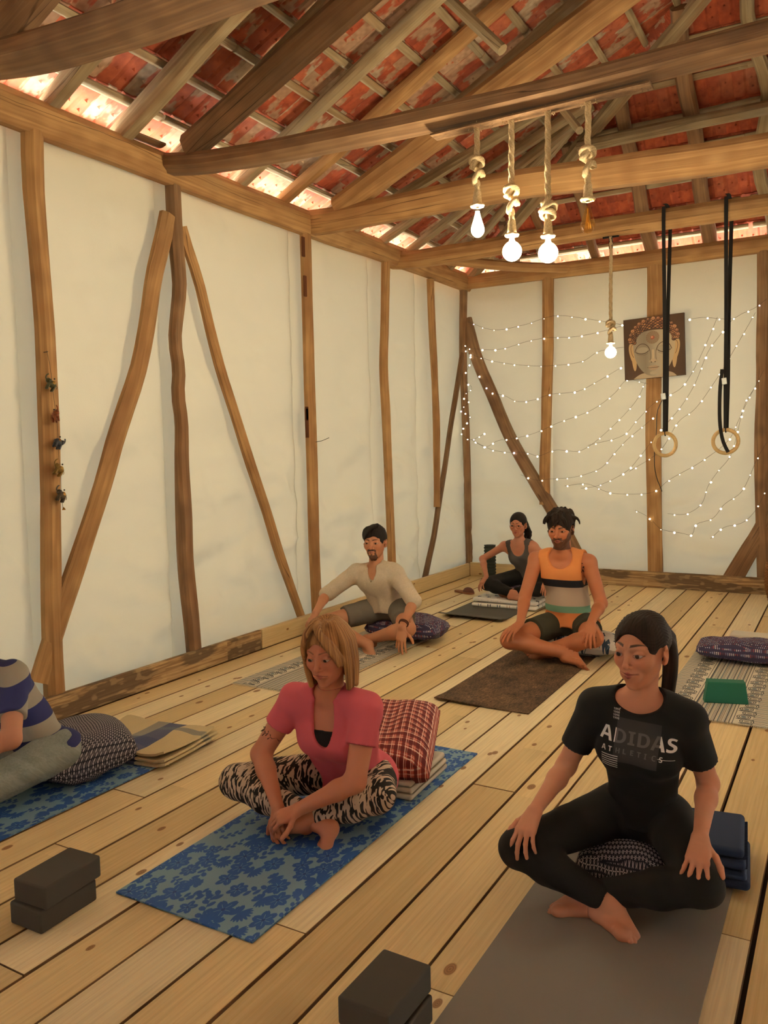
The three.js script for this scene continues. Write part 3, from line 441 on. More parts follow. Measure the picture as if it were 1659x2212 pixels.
// ---------- picture on the back post ----------
const faceTex = canvasTex(768, 800, (c, w, h) => {
  const bg = c.createLinearGradient(0, 0, w, 0); bg.addColorStop(0, '#4a3320'); bg.addColorStop(0.5, '#5d4227'); bg.addColorStop(1, '#4b341f'); c.fillStyle = bg; c.fillRect(0, 0, w, h);
  const ell = (x, y, a, b, f, rot = 0) => { c.beginPath(); c.ellipse(x, y, a, b, rot, 0, 7); c.fillStyle = f; c.fill(); };
  c.fillStyle = '#b5a285'; c.beginPath(); c.moveTo(110, 800); c.quadraticCurveTo(180, 740, 240, 730); c.lineTo(540, 730); c.quadraticCurveTo(620, 740, 660, 800); c.fill();
  for (const s of [-1, 1]) { const X = (x) => 385 + s * x; c.fillStyle = '#c9a877'; c.beginPath(); c.moveTo(X(262), 300); c.bezierCurveTo(X(350), 300, X(330), 450, X(285), 560); c.bezierCurveTo(X(275), 640, X(262), 690, X(250), 690); c.bezierCurveTo(X(215), 690, X(228), 520, X(225), 480); c.fill(); c.strokeStyle = '#6d5233'; c.lineWidth = 6; c.beginPath(); c.moveTo(X(270), 340); c.bezierCurveTo(X(310), 350, X(300), 450, X(262), 510); c.stroke(); }
  const fg = c.createLinearGradient(110, 0, 650, 0); fg.addColorStop(0, '#a59a84'); fg.addColorStop(0.3, '#8f846f'); fg.addColorStop(0.55, '#b0a48c'); fg.addColorStop(1, '#c4b18c');
  c.fillStyle = fg; c.beginPath(); c.moveTo(125, 250); c.bezierCurveTo(150, 150, 620, 150, 645, 250); c.bezierCurveTo(665, 470, 620, 640, 500, 740); c.bezierCurveTo(430, 790, 340, 790, 270, 740); c.bezierCurveTo(150, 640, 105, 470, 125, 250); c.fill();
  for (let row = 0; row < 7; row++) for (let k = 0; k < 17; k++) { const a = Math.PI * (1.0 + (k - 0.5 + (row % 2) * 0.5) / 15), R = 1 + row * 0.11; const x = 385 + Math.cos(a) * 262 * (0.96 + row * 0.035), y = 300 + Math.sin(a) * 165 * R; if (y > 320 || y < -10) continue; const q = ['#b2784c', '#8a5a3c', '#6e4b36', '#a06a48', '#c08a5c'][(row * 3 + k * 7) % 5]; ell(x, y, 29, 27, '#33241a'); ell(x - 2, y - 3, 24, 22, q); ell(x - 5, y - 7, 12, 10, '#d3a67c'); ell(x - 3, y - 4, 7, 6, '#7d4630'); }
  c.fillStyle = 'rgba(120,96,70,.5)'; c.beginPath(); c.arc(370, 270, 85, 0, 7); c.fill();
  for (let i = 0; i < 160; i++) { const a = i * 2.4, r = Math.sqrt(i) * 6.5; ell(370 + Math.cos(a) * r, 270 + Math.sin(a) * r, 2.6, 2.6, i % 2 ? '#8b5a44' : '#a99072'); }
  ell(368, 272, 26, 25, '#a85a40'); ell(362, 266, 14, 13, '#d79a78');
  c.lineCap = 'round';
  for (const s of [-1, 1]) { const X = (x) => 372 + s * x; c.strokeStyle = '#5c4c3a'; c.lineWidth = 9; c.beginPath(); c.moveTo(X(42), 440); c.bezierCurveTo(X(60), 330, X(190), 290, X(232), 440); c.stroke(); ell(X(135), 430, 82, 46, '#9b8f78'); c.fillStyle = '#ada189'; c.beginPath(); c.ellipse(X(135), 424, 74, 36, 0, 0, 7); c.fill(); c.strokeStyle = '#43362a'; c.lineWidth = 8; c.beginPath(); c.moveTo(X(60), 442); c.bezierCurveTo(X(100), 482, X(170), 484, X(220), 446); c.stroke(); c.strokeStyle = '#6f614d'; c.lineWidth = 4; c.beginPath(); c.moveTo(X(66), 470); c.bezierCurveTo(X(105), 500, X(160), 500, X(205), 474); c.stroke(); c.strokeStyle = '#7b6c57'; c.lineWidth = 8; c.beginPath(); c.moveTo(X(40), 430); c.bezierCurveTo(X(30), 480, X(28), 520, X(40), 570); c.stroke(); }
  c.fillStyle = '#c8b491'; c.fillRect(358, 430, 26, 130); ell(371, 570, 34, 26, '#bfa888'); ell(330, 580, 18, 15, '#a8987e'); ell(412, 580, 18, 15, '#b3a282'); ell(348, 592, 9, 6, '#4d3e30'); ell(394, 592, 9, 6, '#4d3e30');
  c.fillStyle = '#b39a7c'; c.beginPath(); c.moveTo(298, 662); c.bezierCurveTo(330, 630, 355, 632, 368, 642); c.bezierCurveTo(385, 632, 410, 630, 440, 662); c.bezierCurveTo(410, 712, 330, 712, 298, 662); c.fill(); c.strokeStyle = '#574534'; c.lineWidth = 6; c.beginPath(); c.moveTo(296, 660); c.bezierCurveTo(335, 672, 355, 660, 368, 666); c.bezierCurveTo(385, 660, 405, 672, 442, 660); c.stroke(); ell(370, 735, 46, 22, '#b5a68a');
});
{ const t = thing('canvas_picture', 'square canvas print of a serene carved stone face with curls', 'picture', [-1.795, 2.24, -8.865]); 
  const g = new THREE.BoxGeometry(0.62, 0.64, 0.03).translate(0, 0.32, 0); part('canvas_edge', g.clone().scale(0.998, 0.999, 0.96), mat({ color: '#3a2a1c', roughness: 0.9 }), t); part('print', new THREE.PlaneGeometry(0.62, 0.64).translate(0, 0.32, 0.0155), mat({ map: faceTex, roughness: 0.7 }), t, 'printed stone face with closed eyes'); t.rotation.z = 0.035; t.rotation.x = -0.02; }

// ---------- fairy lights ----------
const WIRE = mat({ color: '#4a3a2a', roughness: 0.6 }), LED = new THREE.MeshStandardMaterial({ color: '#fff6e0', emissive: new THREE.Color().setRGB(1, 0.86, 0.62), emissiveIntensity: 9 }), LEDW = new THREE.MeshStandardMaterial({ color: '#fff0ff', emissive: new THREE.Color().setRGB(1, 0.85, 0.95), emissiveIntensity: 9 });
{
  const strings = [
    ['top fairy light string, from corner post toward the picture', [[360, 590], [470, 625], [600, 605], [735, 565], [890, 580], [1040, 605]]],
    ['fairy light string sagging just under the top one', [[352, 705], [495, 710], [620, 675], [700, 660], [825, 655], [950, 630], [1040, 605]]],
    ['fairy light string sagging over the upper end of the dark brace', [[362, 728], [470, 760], [595, 778], [720, 780], [860, 760], [925, 720], [1035, 700]]],
    ['fairy light string passing below the lone lamp up to the picture', [[395, 800], [455, 890], [520, 910], [575, 935], [640, 930], [715, 905], [840, 890], [910, 855], [1030, 785]]],
    ['long fairy light string from mid brace up to under the picture', [[375, 1100], [440, 1130], [490, 1105], [555, 1095], [625, 1080], [680, 1060], [745, 1030], [880, 980], [940, 945], [1000, 895], [1050, 842], [1140, 860]]],
    ['fairy light string crossing the bowed post near its foot', [[375, 1100], [470, 1145], [540, 1155], [610, 1155], [665, 1170], [740, 1145], [840, 1150], [890, 1125], [990, 1040], [1090, 930], [1130, 850]]],
    ['fairy light string ending low beside the cracked post', [[590, 1252], [660, 1275], [715, 1270], [800, 1265], [870, 1250], [940, 1220], [990, 1165], [1050, 1100], [1110, 1050], [1170, 1000]]],
    ['fairy light string rising from lower bay past both rings', [[780, 1300], [880, 1292], [960, 1325], [1030, 1335], [1165, 1325], [1230, 1275], [1370, 1195], [1490, 1100], [1530, 1020], [1565, 945], [1640, 800]]],
    ['fairy light string rising steeply from the lower bay beside picture', [[850, 1310], [920, 1300], [1050, 1235], [1100, 1180], [1170, 1090], [1280, 960], [1340, 865], [1400, 720], [1450, 650], [1510, 575]]],
    ['fairy light string rising between the two ring straps', [[880, 1125], [1035, 1080], [1090, 1020], [1170, 940], [1280, 880], [1325, 820], [1390, 690], [1440, 570]]],
    ['fairy light string rising beyond the strap end ring', [[1060, 1237], [1190, 1150], [1275, 1020], [1340, 970], [1435, 840], [1525, 690], [1605, 550]]],
    ['lowest fairy light string swinging up to the dark end post', [[1085, 1405], [1145, 1437], [1195, 1485], [1280, 1503], [1330, 1510], [1348, 1468], [1420, 1440], [1470, 1380], [1540, 1330], [1580, 1258], [1610, 1185], [1655, 1110]]],
    ['fairy light string lowest beside the dark leaning brace', [[1225, 1420], [1300, 1422], [1370, 1380], [1400, 1300], [1440, 1240], [1495, 1172], [1560, 945], [1605, 870]]],
    ['short fairy light string trailing over the dark leaning brace', [[1410, 1528], [1468, 1480], [1550, 1458], [1606, 1404], [1650, 1320]]],
    ['upper fairy light string running from picture to end post', [[1310, 580], [1380, 572], [1505, 577], [1548, 555], [1603, 530], [1655, 490]]],
    ['fairy light string hanging straight down the corner post', [[345, 640], [350, 705], [375, 752], [345, 840], [380, 878], [340, 910], [365, 940], [330, 970], [370, 1000], [335, 1070], [375, 1100], [440, 1070]]]];
  const ledGeo = new THREE.IcosahedronGeometry(0.007, 1);
  strings.forEach(([label, pts], si) => {
    const q = pts.map(([x, y]) => atZ(830 + x / 2.001, 400 + y / 2.001, -8.865 + 0.008 * noise(x * 0.05, y * 0.05))), base = q[0].clone(), t = thing('fairy_lights', label, 'fairy lights', [base.x, base.y, base.z], 'fairy lights on the cloth wall');
    const c = new THREE.CatmullRomCurve3(q.map((p) => p.clone().sub(base)), false, 'centripetal'), len = c.getLength();
    part('wire', new THREE.TubeGeometry(c, Math.ceil(len / 0.03), 0.0016, 4), WIRE, t);
    const step = si === 15 ? 0.085 : 0.145; for (let s = rr(0.02, 0.1); s < len; s += step * rr(0.75, 1.25)) { const p = c.getPointAt(s / len), m = part('led', ledGeo, (si + Math.floor(s * 9)) % 5 ? LED : LEDW, t); m.position.copy(p).add(V(rr(-0.006, 0.006), -0.008, 0.004)); const k = rr(0.6, 1.6); m.scale.set(k, k, k); }
  });
}

// ---------- elephant garland on the first post ----------
{
  const t = thing('elephant_garland', 'hanging string of five small painted elephants with a bell', 'garland', (() => { const p = atX(101, 760, -3.955); return [p.x, p.y, p.z]; })());
  const P = [[101, 757], [108, 790], [113, 832], [119, 880], [123, 905], [126, 955], [128, 1000], [131, 1020], [133, 1072], [136, 1100]].map(([x, y]) => atX(x, y, -3.935).sub(t.position));
  part('string', tube(P, 0.0015, 40, 4), WIRE, t);
  part('nail', new THREE.CylinderGeometry(0.002, 0.002, 0.05, 6).rotateZ(Math.PI / 2).translate(-0.015, 0, 0), mat({ color: '#3a3a3a', metalness: 0.8, roughness: 0.5 }), t);
  const el = (px, py, c, trim, face, tilt) => {
    const p = atX(px, py, -3.93).sub(t.position), g = [];
    const E = (x, y, z, a, b, d) => g.push(new THREE.SphereGeometry(1, 14, 10).scale(a, b, d).translate(x, y, z));
    E(0, 0, 0, 0.032, 0.025, 0.021); E(-0.03, 0.012, 0, 0.018, 0.018, 0.016); E(-0.026, 0.012, 0.016, 0.009, 0.014, 0.004); E(-0.026, 0.012, -0.016, 0.009, 0.014, 0.004);
    g.push(tube([V(-0.044, 0.012, 0), V(-0.054, 0.022, 0), V(-0.055, 0.04, 0), V(-0.048, 0.052, 0)], 0.005, 10, 6)); g.push(tube([V(0.03, 0.006, 0), V(0.04, -0.004, 0), V(0.041, -0.016, 0)], 0.002, 6, 5));
    for (const [x, z] of [[-0.018, 0.011], [-0.018, -0.011], [0.019, 0.011], [0.019, -0.011]]) g.push(new THREE.CylinderGeometry(0.0085, 0.0075, 0.034, 8).translate(x, -0.028, z));
    const e = part('elephant', merge(g).scale(0.85, 0.85, 0.85), mat({ color: c, roughness: 0.35, metalness: 0.25 }), t, 'small painted elephant'); e.position.copy(p); e.rotation.set(0, face, tilt);
    part('saddle', new THREE.SphereGeometry(1, 12, 8, 0, 6.3, 0, 1.5).scale(0.017, 0.0228, 0.0193).translate(0.0035, 0.001, 0), mat({ color: trim, roughness: 0.4, metalness: 0.3 }), e);
    part('bead', new THREE.SphereGeometry(0.005, 8, 6).translate(0, 0.034, 0), mat({ color: '#2c2620' }), e);
  };
  el(112, 830, '#4a4a2c', '#a8833c', Math.PI / 2 - 0.3, -0.5); el(119, 897, '#7c3f1c', '#b5733a', Math.PI / 2 + 1.3, -0.3); el(126, 955, '#3a414c', '#a8763a', -Math.PI / 2 + 0.2, 0.5); el(129, 1014, '#8a6c2e', '#a98a44', Math.PI / 2 - 0.1, -0.6); el(134, 1070, '#4a4034', '#b98a3c', Math.PI / 2 - 0.1, -0.5);
  const b = atX(138, 1098, -3.93).sub(t.position); part('bell', new THREE.ConeGeometry(0.011, 0.018, 10).translate(b.x, b.y, b.z), BRASS, t);
}
console.log('hanging things done');
// ---------- mats ----------
// a thin sheet with its own height over the floor: (s,t) run 0..1 across and along
function sheetGeo(w, l, nx, nz, height, th, uvOf) {
  const P = [], U = [], I = [], id = (i, j, b) => (b * (nz + 1) + j) * (nx + 1) + i;
  for (let b = 0; b < 2; b++) for (let j = 0; j <= nz; j++) for (let i = 0; i <= nx; i++) { const s = i / nx, t = j / nz, h = height(s, t), y = (h.y ?? h) + (b ? 0 : th); P.push((s - 0.5) * w + (h.dx ?? 0), y, (t - 0.5) * l + (h.dz ?? 0)); U.push(...(uvOf ? uvOf(s, t) : [s, 1 - t])); }
  for (let j = 0; j < nz; j++) for (let i = 0; i < nx; i++) { I.push(id(i, j, 0), id(i, j + 1, 0), id(i + 1, j + 1, 0), id(i, j, 0), id(i + 1, j + 1, 0), id(i + 1, j, 0)); I.push(id(i, j, 1), id(i + 1, j + 1, 1), id(i, j + 1, 1), id(i, j, 1), id(i + 1, j, 1), id(i + 1, j + 1, 1)); }
  const wall = (a, b, c, d) => I.push(a, b, c, a, c, d);
  for (let i = 0; i < nx; i++) { wall(id(i, nz, 0), id(i, nz, 1), id(i + 1, nz, 1), id(i + 1, nz, 0)); wall(id(i + 1, 0, 0), id(i + 1, 0, 1), id(i, 0, 1), id(i, 0, 0)); }
  for (let j = 0; j < nz; j++) { wall(id(0, j, 0), id(0, j, 1), id(0, j + 1, 1), id(0, j + 1, 0)); wall(id(nx, j + 1, 0), id(nx, j + 1, 1), id(nx, j, 1), id(nx, j, 0)); }
  let g = new THREE.BufferGeometry(); g.setAttribute('position', new THREE.Float32BufferAttribute(P, 3)); g.setAttribute('uv', new THREE.Float32BufferAttribute(U, 2)); g.setIndex(I);
  return toCreasedNormals(g.toNonIndexed(), 0.7);
}
const flowerTex = canvasTex(1024, 2048, (c, w, h) => {
  c.fillStyle = '#7b9cb0'; c.fillRect(0, 0, w, h); let s = 5; const r = () => { s = (s * 16807) % 2147483647; return s / 2147483647; };
  const K = w / 0.61 * 0.001;   // px per mm
  const petal = (x, y, a, L, wd) => { c.save(); c.translate(x, y); c.rotate(a); c.beginPath(); c.moveTo(0, 0); c.bezierCurveTo(L * 0.3, -wd, L * 0.8, -wd * 0.9, L, -wd * 0.1); c.lineTo(L * 0.93, wd * 0.12); c.lineTo(L, wd * 0.3); c.bezierCurveTo(L * 0.7, wd, L * 0.3, wd, 0, 0); c.fill(); c.restore(); };
  const spots = []; for (let k = 0; k < 4000 && spots.length < 170; k++) { const x = r() * w, y = r() * h; if (spots.every(([a, b]) => Math.hypot(a - x, b - y) > 92)) spots.push([x, y]); }
  for (const [x, y] of spots) { const kind = r(), a0 = r() * 7, R = (30 + r() * 17) * K, n = 5 + Math.floor(r() * 3); c.fillStyle = '#1f55a0';
    if (kind < 0.45) { for (let i = 0; i < n; i++) petal(x, y, a0 + i * 6.283 / n, R, R * 0.42); c.strokeStyle = '#7da2ba'; c.lineWidth = 2.5; for (let i = 0; i < n; i++) { c.beginPath(); const a = a0 + i * 6.283 / n; c.moveTo(x, y); c.lineTo(x + Math.cos(a) * R * 0.6, y + Math.sin(a) * R * 0.6); c.stroke(); } c.fillStyle = '#163f80'; c.beginPath(); c.arc(x, y, R * 0.14, 0, 7); c.fill(); }
    else if (kind < 0.75) { for (let i = 0; i < 9; i++) petal(x, y, a0 + (i - 4) * 0.28, R * (1.25 - Math.abs(i - 4) * 0.08), R * 0.16); for (let i = 0; i < 4; i++) petal(x, y, a0 + 3.1 + (i - 1.5) * 0.5, R * 0.8, R * 0.28); }
    else { for (let i = 0; i < 7; i++) { const t = (i - 3) / 3; petal(x + Math.cos(a0) * R * t, y + Math.sin(a0) * R * t, a0 + (i % 2 ? 0.8 : -0.8), R * 0.62, R * 0.24); } c.strokeStyle = '#1f55a0'; c.lineWidth = 4; c.beginPath(); c.moveTo(x - Math.cos(a0) * R, y - Math.sin(a0) * R); c.lineTo(x + Math.cos(a0) * R, y + Math.sin(a0) * R); c.stroke(); } }
});
const FLOWER = mat({ map: flowerTex, roughness: 0.7, bumpMap: weaveBump, bumpScale: 0.0004 });
const kilimTex = canvasTex(768, 2048, (c, w, h) => {
  c.fillStyle = '#d9d0bb'; c.fillRect(0, 0, w, h); const K = w / 0.61;
  const col = ['#3a4148', '#8f8471', '#5d6f76', '#2c3038', '#a79c86'];
  for (let i = 0; i < 34; i++) { c.fillStyle = col[(i * 3) % 5]; c.fillRect(w * 0.33 + i * w * 0.0102, 0, (i % 3 ? 3 : 6), h); }
  c.fillStyle = '#2c3038'; for (const x of [0.3, 0.325, 0.675, 0.7]) c.fillRect(w * x, 0, 4, h);
  for (const side of [0, 1]) { const x0 = side ? w * 0.71 : 0, ww = w * 0.29;
    for (let y = 0; y < h; y += 16) { c.fillStyle = col[(y / 16) % 5 | 0]; const ex = side ? x0 + ww * 0.5 : x0; c.fillRect(ex, y, ww * 0.5, 7); }
    for (let y = 40, k = 0; y < h; y += 78, k++) { const cx = x0 + ww * (side ? 0.3 : 0.7) + (k % 2 ? 14 : -14); c.fillStyle = '#d9d0bb'; c.beginPath(); c.ellipse(cx, y, 46, 36, 0, 0, 7); c.fill(); c.lineWidth = 6; c.strokeStyle = '#2c3038'; for (const q of [44, 30]) { c.beginPath(); c.ellipse(cx, y, q, q * 0.8, 0, 0, 7); c.stroke(); } c.fillStyle = k % 2 ? '#9a927e' : '#5d6f76'; c.beginPath(); c.ellipse(cx, y, 18, 14, 0, 0, 7); c.fill(); c.strokeStyle = '#3a4148'; c.lineWidth = 4; for (let q = 0; q < 4; q++) { c.beginPath(); c.moveTo(x0 + ww * (side ? 0.55 : 0.45), y + 34 + q * 6); c.quadraticCurveTo(cx, y + 20 + q * 14, cx + (side ? -50 : 50), y + 40); c.stroke(); } } }
});
const KILIM = mat({ map: kilimTex, roughness: 0.95, bumpMap: weaveBump, bumpScale: 0.001 });
const brownTex = dataTex(512, 1024, (u, v) => { const a = noise(u * 260, v * 90), b = noise(u * 70 + v * 30, v * 400), d = fbm(u * 9, v * 18, 2, 4); const k = 0.9 + 0.28 * a + 0.22 * b + 0.35 * d; return [96 * k, 74 * k, 52 * k]; });
const BROWNMAT = mat({ map: brownTex, bumpMap: brownTex, bumpScale: 0.002, roughness: 0.95 });
const GREYMAT = mat({ color: '#7f7a75', roughness: 0.75, bumpMap: weaveBump, bumpScale: 0.0003 }), DARKMAT = mat({ color: '#4b4a44', roughness: 0.8, bumpMap: weaveBump, bumpScale: 0.0003 });
const flat = (s, t) => 0;
function yogaMat(label, m, x0, x1, z0, z1, h = flat, th = 0.006, group, nx = 12, nz = 40) { return solo('yoga_mat', sheetGeo(x1 - x0, z1 - z0, nx, nz, h, th), m, label, 'yoga mat', [(x0 + x1) / 2, 0.0015, (z0 + z1) / 2], group); }
yogaMat('blue floral yoga mat under the woman in the pink top', FLOWER, -2.194, -1.584, -3.62, -1.86);
yogaMat('blue floral yoga mat under the person in striped shirt', FLOWER.clone(), -3.52, -2.91, -3.09, -1.3);
yogaMat('plain grey yoga mat under the woman in black', GREYMAT, -0.925, -0.315, -3.31, -1.4);
yogaMat('brown woven mat under the man in the orange tank top', BROWNMAT, -2.17, -1.565, -6.15, -4.31, (s, t) => 0.012 * smooth(0.9, 1, t) * smooth(0.75, 0.1, s));
yogaMat('dark grey mat with its front edge curling up', DARKMAT, -3.23, -2.62, -8.2, -6.53, (s, t) => 0.035 * Math.pow(smooth(0.86, 1, t), 1.5) * (1 - 0.3 * s));
// kilim mats with fringed ends
function kilim(label, x0, x1, z0, z1) {
  const t = thing('kilim_mat', label, 'mat', [(x0 + x1) / 2, 0.0015, (z0 + z1) / 2]); part('weave', sheetGeo(x1 - x0, z1 - z0, 12, 40, (s, q) => 0.0015 * (1 + noise(s * 5, q * 9)), 0.004), KILIM, t);
  const f = []; for (let i = 0; i < 60; i++) for (const e of [-1, 1]) { const x = (i / 59 - 0.5) * (x1 - x0), z = e * (z1 - z0) / 2; f.push(boxGeo(0.0035, 0.002, rr(0.015, 0.03), x, 0.003, z + e * 0.01)); } part('fringe', merge(f), mat({ color: '#c9bfa6', roughness: 1 }), t);
}
kilim('patterned kilim mat under the man in the cream shirt', -3.53, -2.93, -6.0, -4.04);
kilim('patterned kilim mat carrying the green block', -0.955, -0.345, -6.6, -4.66);

// ---------- blocks ----------
function block(label, m, w, h, l, pos, turn, group, brand) { const t = solo('yoga_block', new RoundedBoxGeometry(w, h, l, 3, 0.008).translate(0, h / 2, 0), m, label, 'yoga block', pos, group); t.rotation.y = turn; return t; }
const FOAM = mat({ color: '#3f3a33', roughness: 0.85 }), GREENFOAM = mat({ color: '#15654f', roughness: 0.75 });
block('dark foam yoga block, lower one of the stack of two', FOAM, 0.15, 0.076, 0.23, [-2.292, 0.0, -1.685], 0.03);
block('dark foam yoga block, upper one of the stack of two', FOAM.clone(), 0.15, 0.076, 0.235, [-2.285, 0.0762, -1.70], 0.06);
block('dark foam yoga block stacked on another in front of grey mat', FOAM.clone(), 0.15, 0.076, 0.23, [-1.02, 0.0762, -1.72], -0.02);
block('dark foam yoga block hidden under its twin by the grey mat', FOAM.clone(), 0.15, 0.076, 0.23, [-1.01, 0.0, -1.71], 0.0);
{ const s = new THREE.Shape([[-0.115, 0], [0.115, 0], [0.098, 0.115], [-0.098, 0.115]].map(([a, b]) => new THREE.Vector2(a, b))); const g = new THREE.ExtrudeGeometry(s, { depth: 0.07, bevelEnabled: true, bevelSize: 0.006, bevelThickness: 0.006, bevelSegments: 3 }).translate(0, 0.006, -0.035); const b = solo('yoga_block', g, GREENFOAM, 'dark green foam yoga block standing on the kilim mat', 'yoga block', [-0.605, 0.0075, -5.03]); b.rotation.y = 0.28; }

// ---------- cushions ----------
function pillowGeo(w, l, h, seed, scaleUV = 1, pinch = 0.12, lump = 0.02) {
  const n = 36, P = [], U = [], I = [];
  for (let b = 0; b < 2; b++) for (let j = 0; j <= n; j++) for (let i = 0; i <= n; i++) {
    const s = i / n * 2 - 1, t = j / n * 2 - 1, e = Math.sqrt(Math.max(0, (1 - Math.abs(s) ** 2.5) * (1 - Math.abs(t) ** 2.5)));
    const cs = 1 - pinch * (1 - Math.abs(t) ** 1.5 * 0) * (1 - (s * s)) * 0 - pinch * 0.5 * (t * t) * (1 - 0.8 * s * s), ct = 1 - pinch * 0.5 * (s * s) * (1 - 0.8 * t * t);
    const ed = 1 - e, y = (b ? -0.46 : 0.54) * h * Math.pow(e, 0.62) + lump * e * noise(s * 2.2 + seed, t * 2.2, b) + 0.006 * noise(s * 9 + seed, t * 9, 3) * ed;
    P.push(s * w / 2 * cs, y, t * l / 2 * ct); U.push((s * w / 2) * scaleUV, (t * l / 2 + (b ? 0 : y * 0.6)) * scaleUV);
  }
  for (let b = 0; b < 2; b++) for (let j = 0; j < n; j++) for (let i = 0; i < n; i++) { const a = b * (n + 1) ** 2 + j * (n + 1) + i, q = [a, a + n + 1, a + n + 2, a, a + n + 2, a + 1]; if (b) q.reverse(); I.push(...q); }
  const g = new THREE.BufferGeometry(); g.setAttribute('position', new THREE.Float32BufferAttribute(P, 3)); g.setAttribute('uv', new THREE.Float32BufferAttribute(U, 2)); g.setIndex(I); g.computeVertexNormals(); return g;
}
const plaidTex = canvasTex(512, 512, (c, w) => { c.fillStyle = '#b8503f'; c.fillRect(0, 0, w, w); const p = w / 4; for (let i = 0; i < 4; i++) { c.fillStyle = 'rgba(92,32,36,.75)'; c.fillRect(i * p, 0, p * 0.42, w); c.fillRect(0, i * p, w, p * 0.42); c.fillStyle = 'rgba(238,222,205,.9)'; c.fillRect(i * p + p * 0.5, 0, p * 0.1, w); c.fillRect(0, i * p + p * 0.5, w, p * 0.1); c.fillStyle = 'rgba(238,222,205,.55)'; c.fillRect(i * p + p * 0.78, 0, p * 0.07, w); c.fillRect(0, i * p + p * 0.78, w, p * 0.07); } });
const petalTex = canvasTex(512, 512, (c, w) => { c.fillStyle = '#1c1d2a'; c.fillRect(0, 0, w, w); const p = w / 8; c.lineWidth = 5; for (let j = -1; j < 9; j++) for (let i = -1; i < 9; i++) { const x = (i + (j % 2) * 0.5) * p, y = j * p; for (let k = 0; k < 6; k++) { const a = k * Math.PI / 3; c.fillStyle = '#cfc6c8'; c.beginPath(); c.ellipse(x + Math.cos(a) * p * 0.27, y + Math.sin(a) * p * 0.27, p * 0.2, p * 0.07, a, 0, 7); c.fill(); } } });
const dotTex = canvasTex(512, 512, (c, w) => { c.fillStyle = '#3a3550'; c.fillRect(0, 0, w, w); const p = w / 16, col = ['#c8bccb', '#b05a58', '#9fa3c0', '#d8cfc8', '#6c3a48']; for (let j = 0; j < 17; j++) for (let i = 0; i < 17; i++) { c.fillStyle = col[(i * 7 + j * 11 + (i * j) % 3) % 5]; c.beginPath(); c.ellipse((i + (j % 2) * 0.5) * p, j * p, p * 0.27, p * 0.2, 0.6 * ((i + j) % 3), 0, 7); c.fill(); } });
const PLAID = mat({ map: plaidTex, roughness: 0.95 }), PETAL = mat({ map: petalTex, roughness: 0.95 }), DOTS = mat({ map: dotTex, roughness: 0.95 });
function cushion(label, m, w, l, h, pos, rot, seed, uv, pinch, lump) { const c = solo('cushion', pillowGeo(w, l, h, seed, uv, pinch, lump), m, label, 'cushion', pos); c.rotation.set(...rot); return c; }
cushion('red and white plaid cushion behind the woman in pink', PLAID, 0.44, 0.44, 0.22, [-1.82, 0.195, -3.14], [0.42, 0.3, -0.14], 3, 8, 0.1, 0.03);
cushion('dark petal patterned bolster behind the striped shirt person', PETAL, 0.38, 0.42, 0.25, [-3.17, 0.128, -2.52], [0.03, -0.35, -0.04], 5, 11, 0.1, 0.03);
cushion('dark petal patterned cushion the woman in black sits on', PETAL.clone(), 0.42, 0.36, 0.16, [-0.60, 0.09, -2.80], [0, 0.1, 0], 8, 10, 0.14, 0.015);
cushion('red and blue dotted cushion under the man in cream', DOTS, 0.62, 0.36, 0.19, [-3.06, 0.105, -5.62], [0, 0.05, 0.0], 9, 5, 0.14, 0.02);
cushion('purple dotted bolster lying at the end of the kilim', DOTS.clone(), 0.78, 0.30, 0.15, [-0.53, 0.085, -6.05], [0, 0.08, 0], 12, 5, 0.12, 0.02);
cushion('small dotted cushion under the woman with glasses', DOTS.clone(), 0.4, 0.32, 0.1, [-2.72, 0.13, -7.52], [0, 0, 0], 15, 5, 0.12, 0.01);
// crumpled white and blue cloth cushion under the tank-top man
const patchTex = canvasTex(512, 512, (c, w) => { c.fillStyle = '#cfcac0'; c.fillRect(0, 0, w, w); c.fillStyle = '#2f4258'; for (let i = 0; i < 26; i++) { const x = (i * 197) % w, y = (i * 131) % w; c.beginPath(); c.moveTo(x, y); c.lineTo(x + 60, y + 20); c.lineTo(x + 30, y + 80); c.fill(); } c.strokeStyle = '#5a6f7c'; c.lineWidth = 5; for (let i = 0; i < 20; i++) { c.beginPath(); c.moveTo((i * 83) % w, (i * 61) % w); c.lineTo((i * 83) % w + 70, (i * 61) % w - 50); c.stroke(); } });
cushion('crumpled white and blue cushion under the man in orange', mat({ map: patchTex, roughness: 0.95 }), 0.60, 0.36, 0.16, [-1.70, 0.085, -5.80], [0, 0.1, 0], 17, 3, 0.1, 0.03);

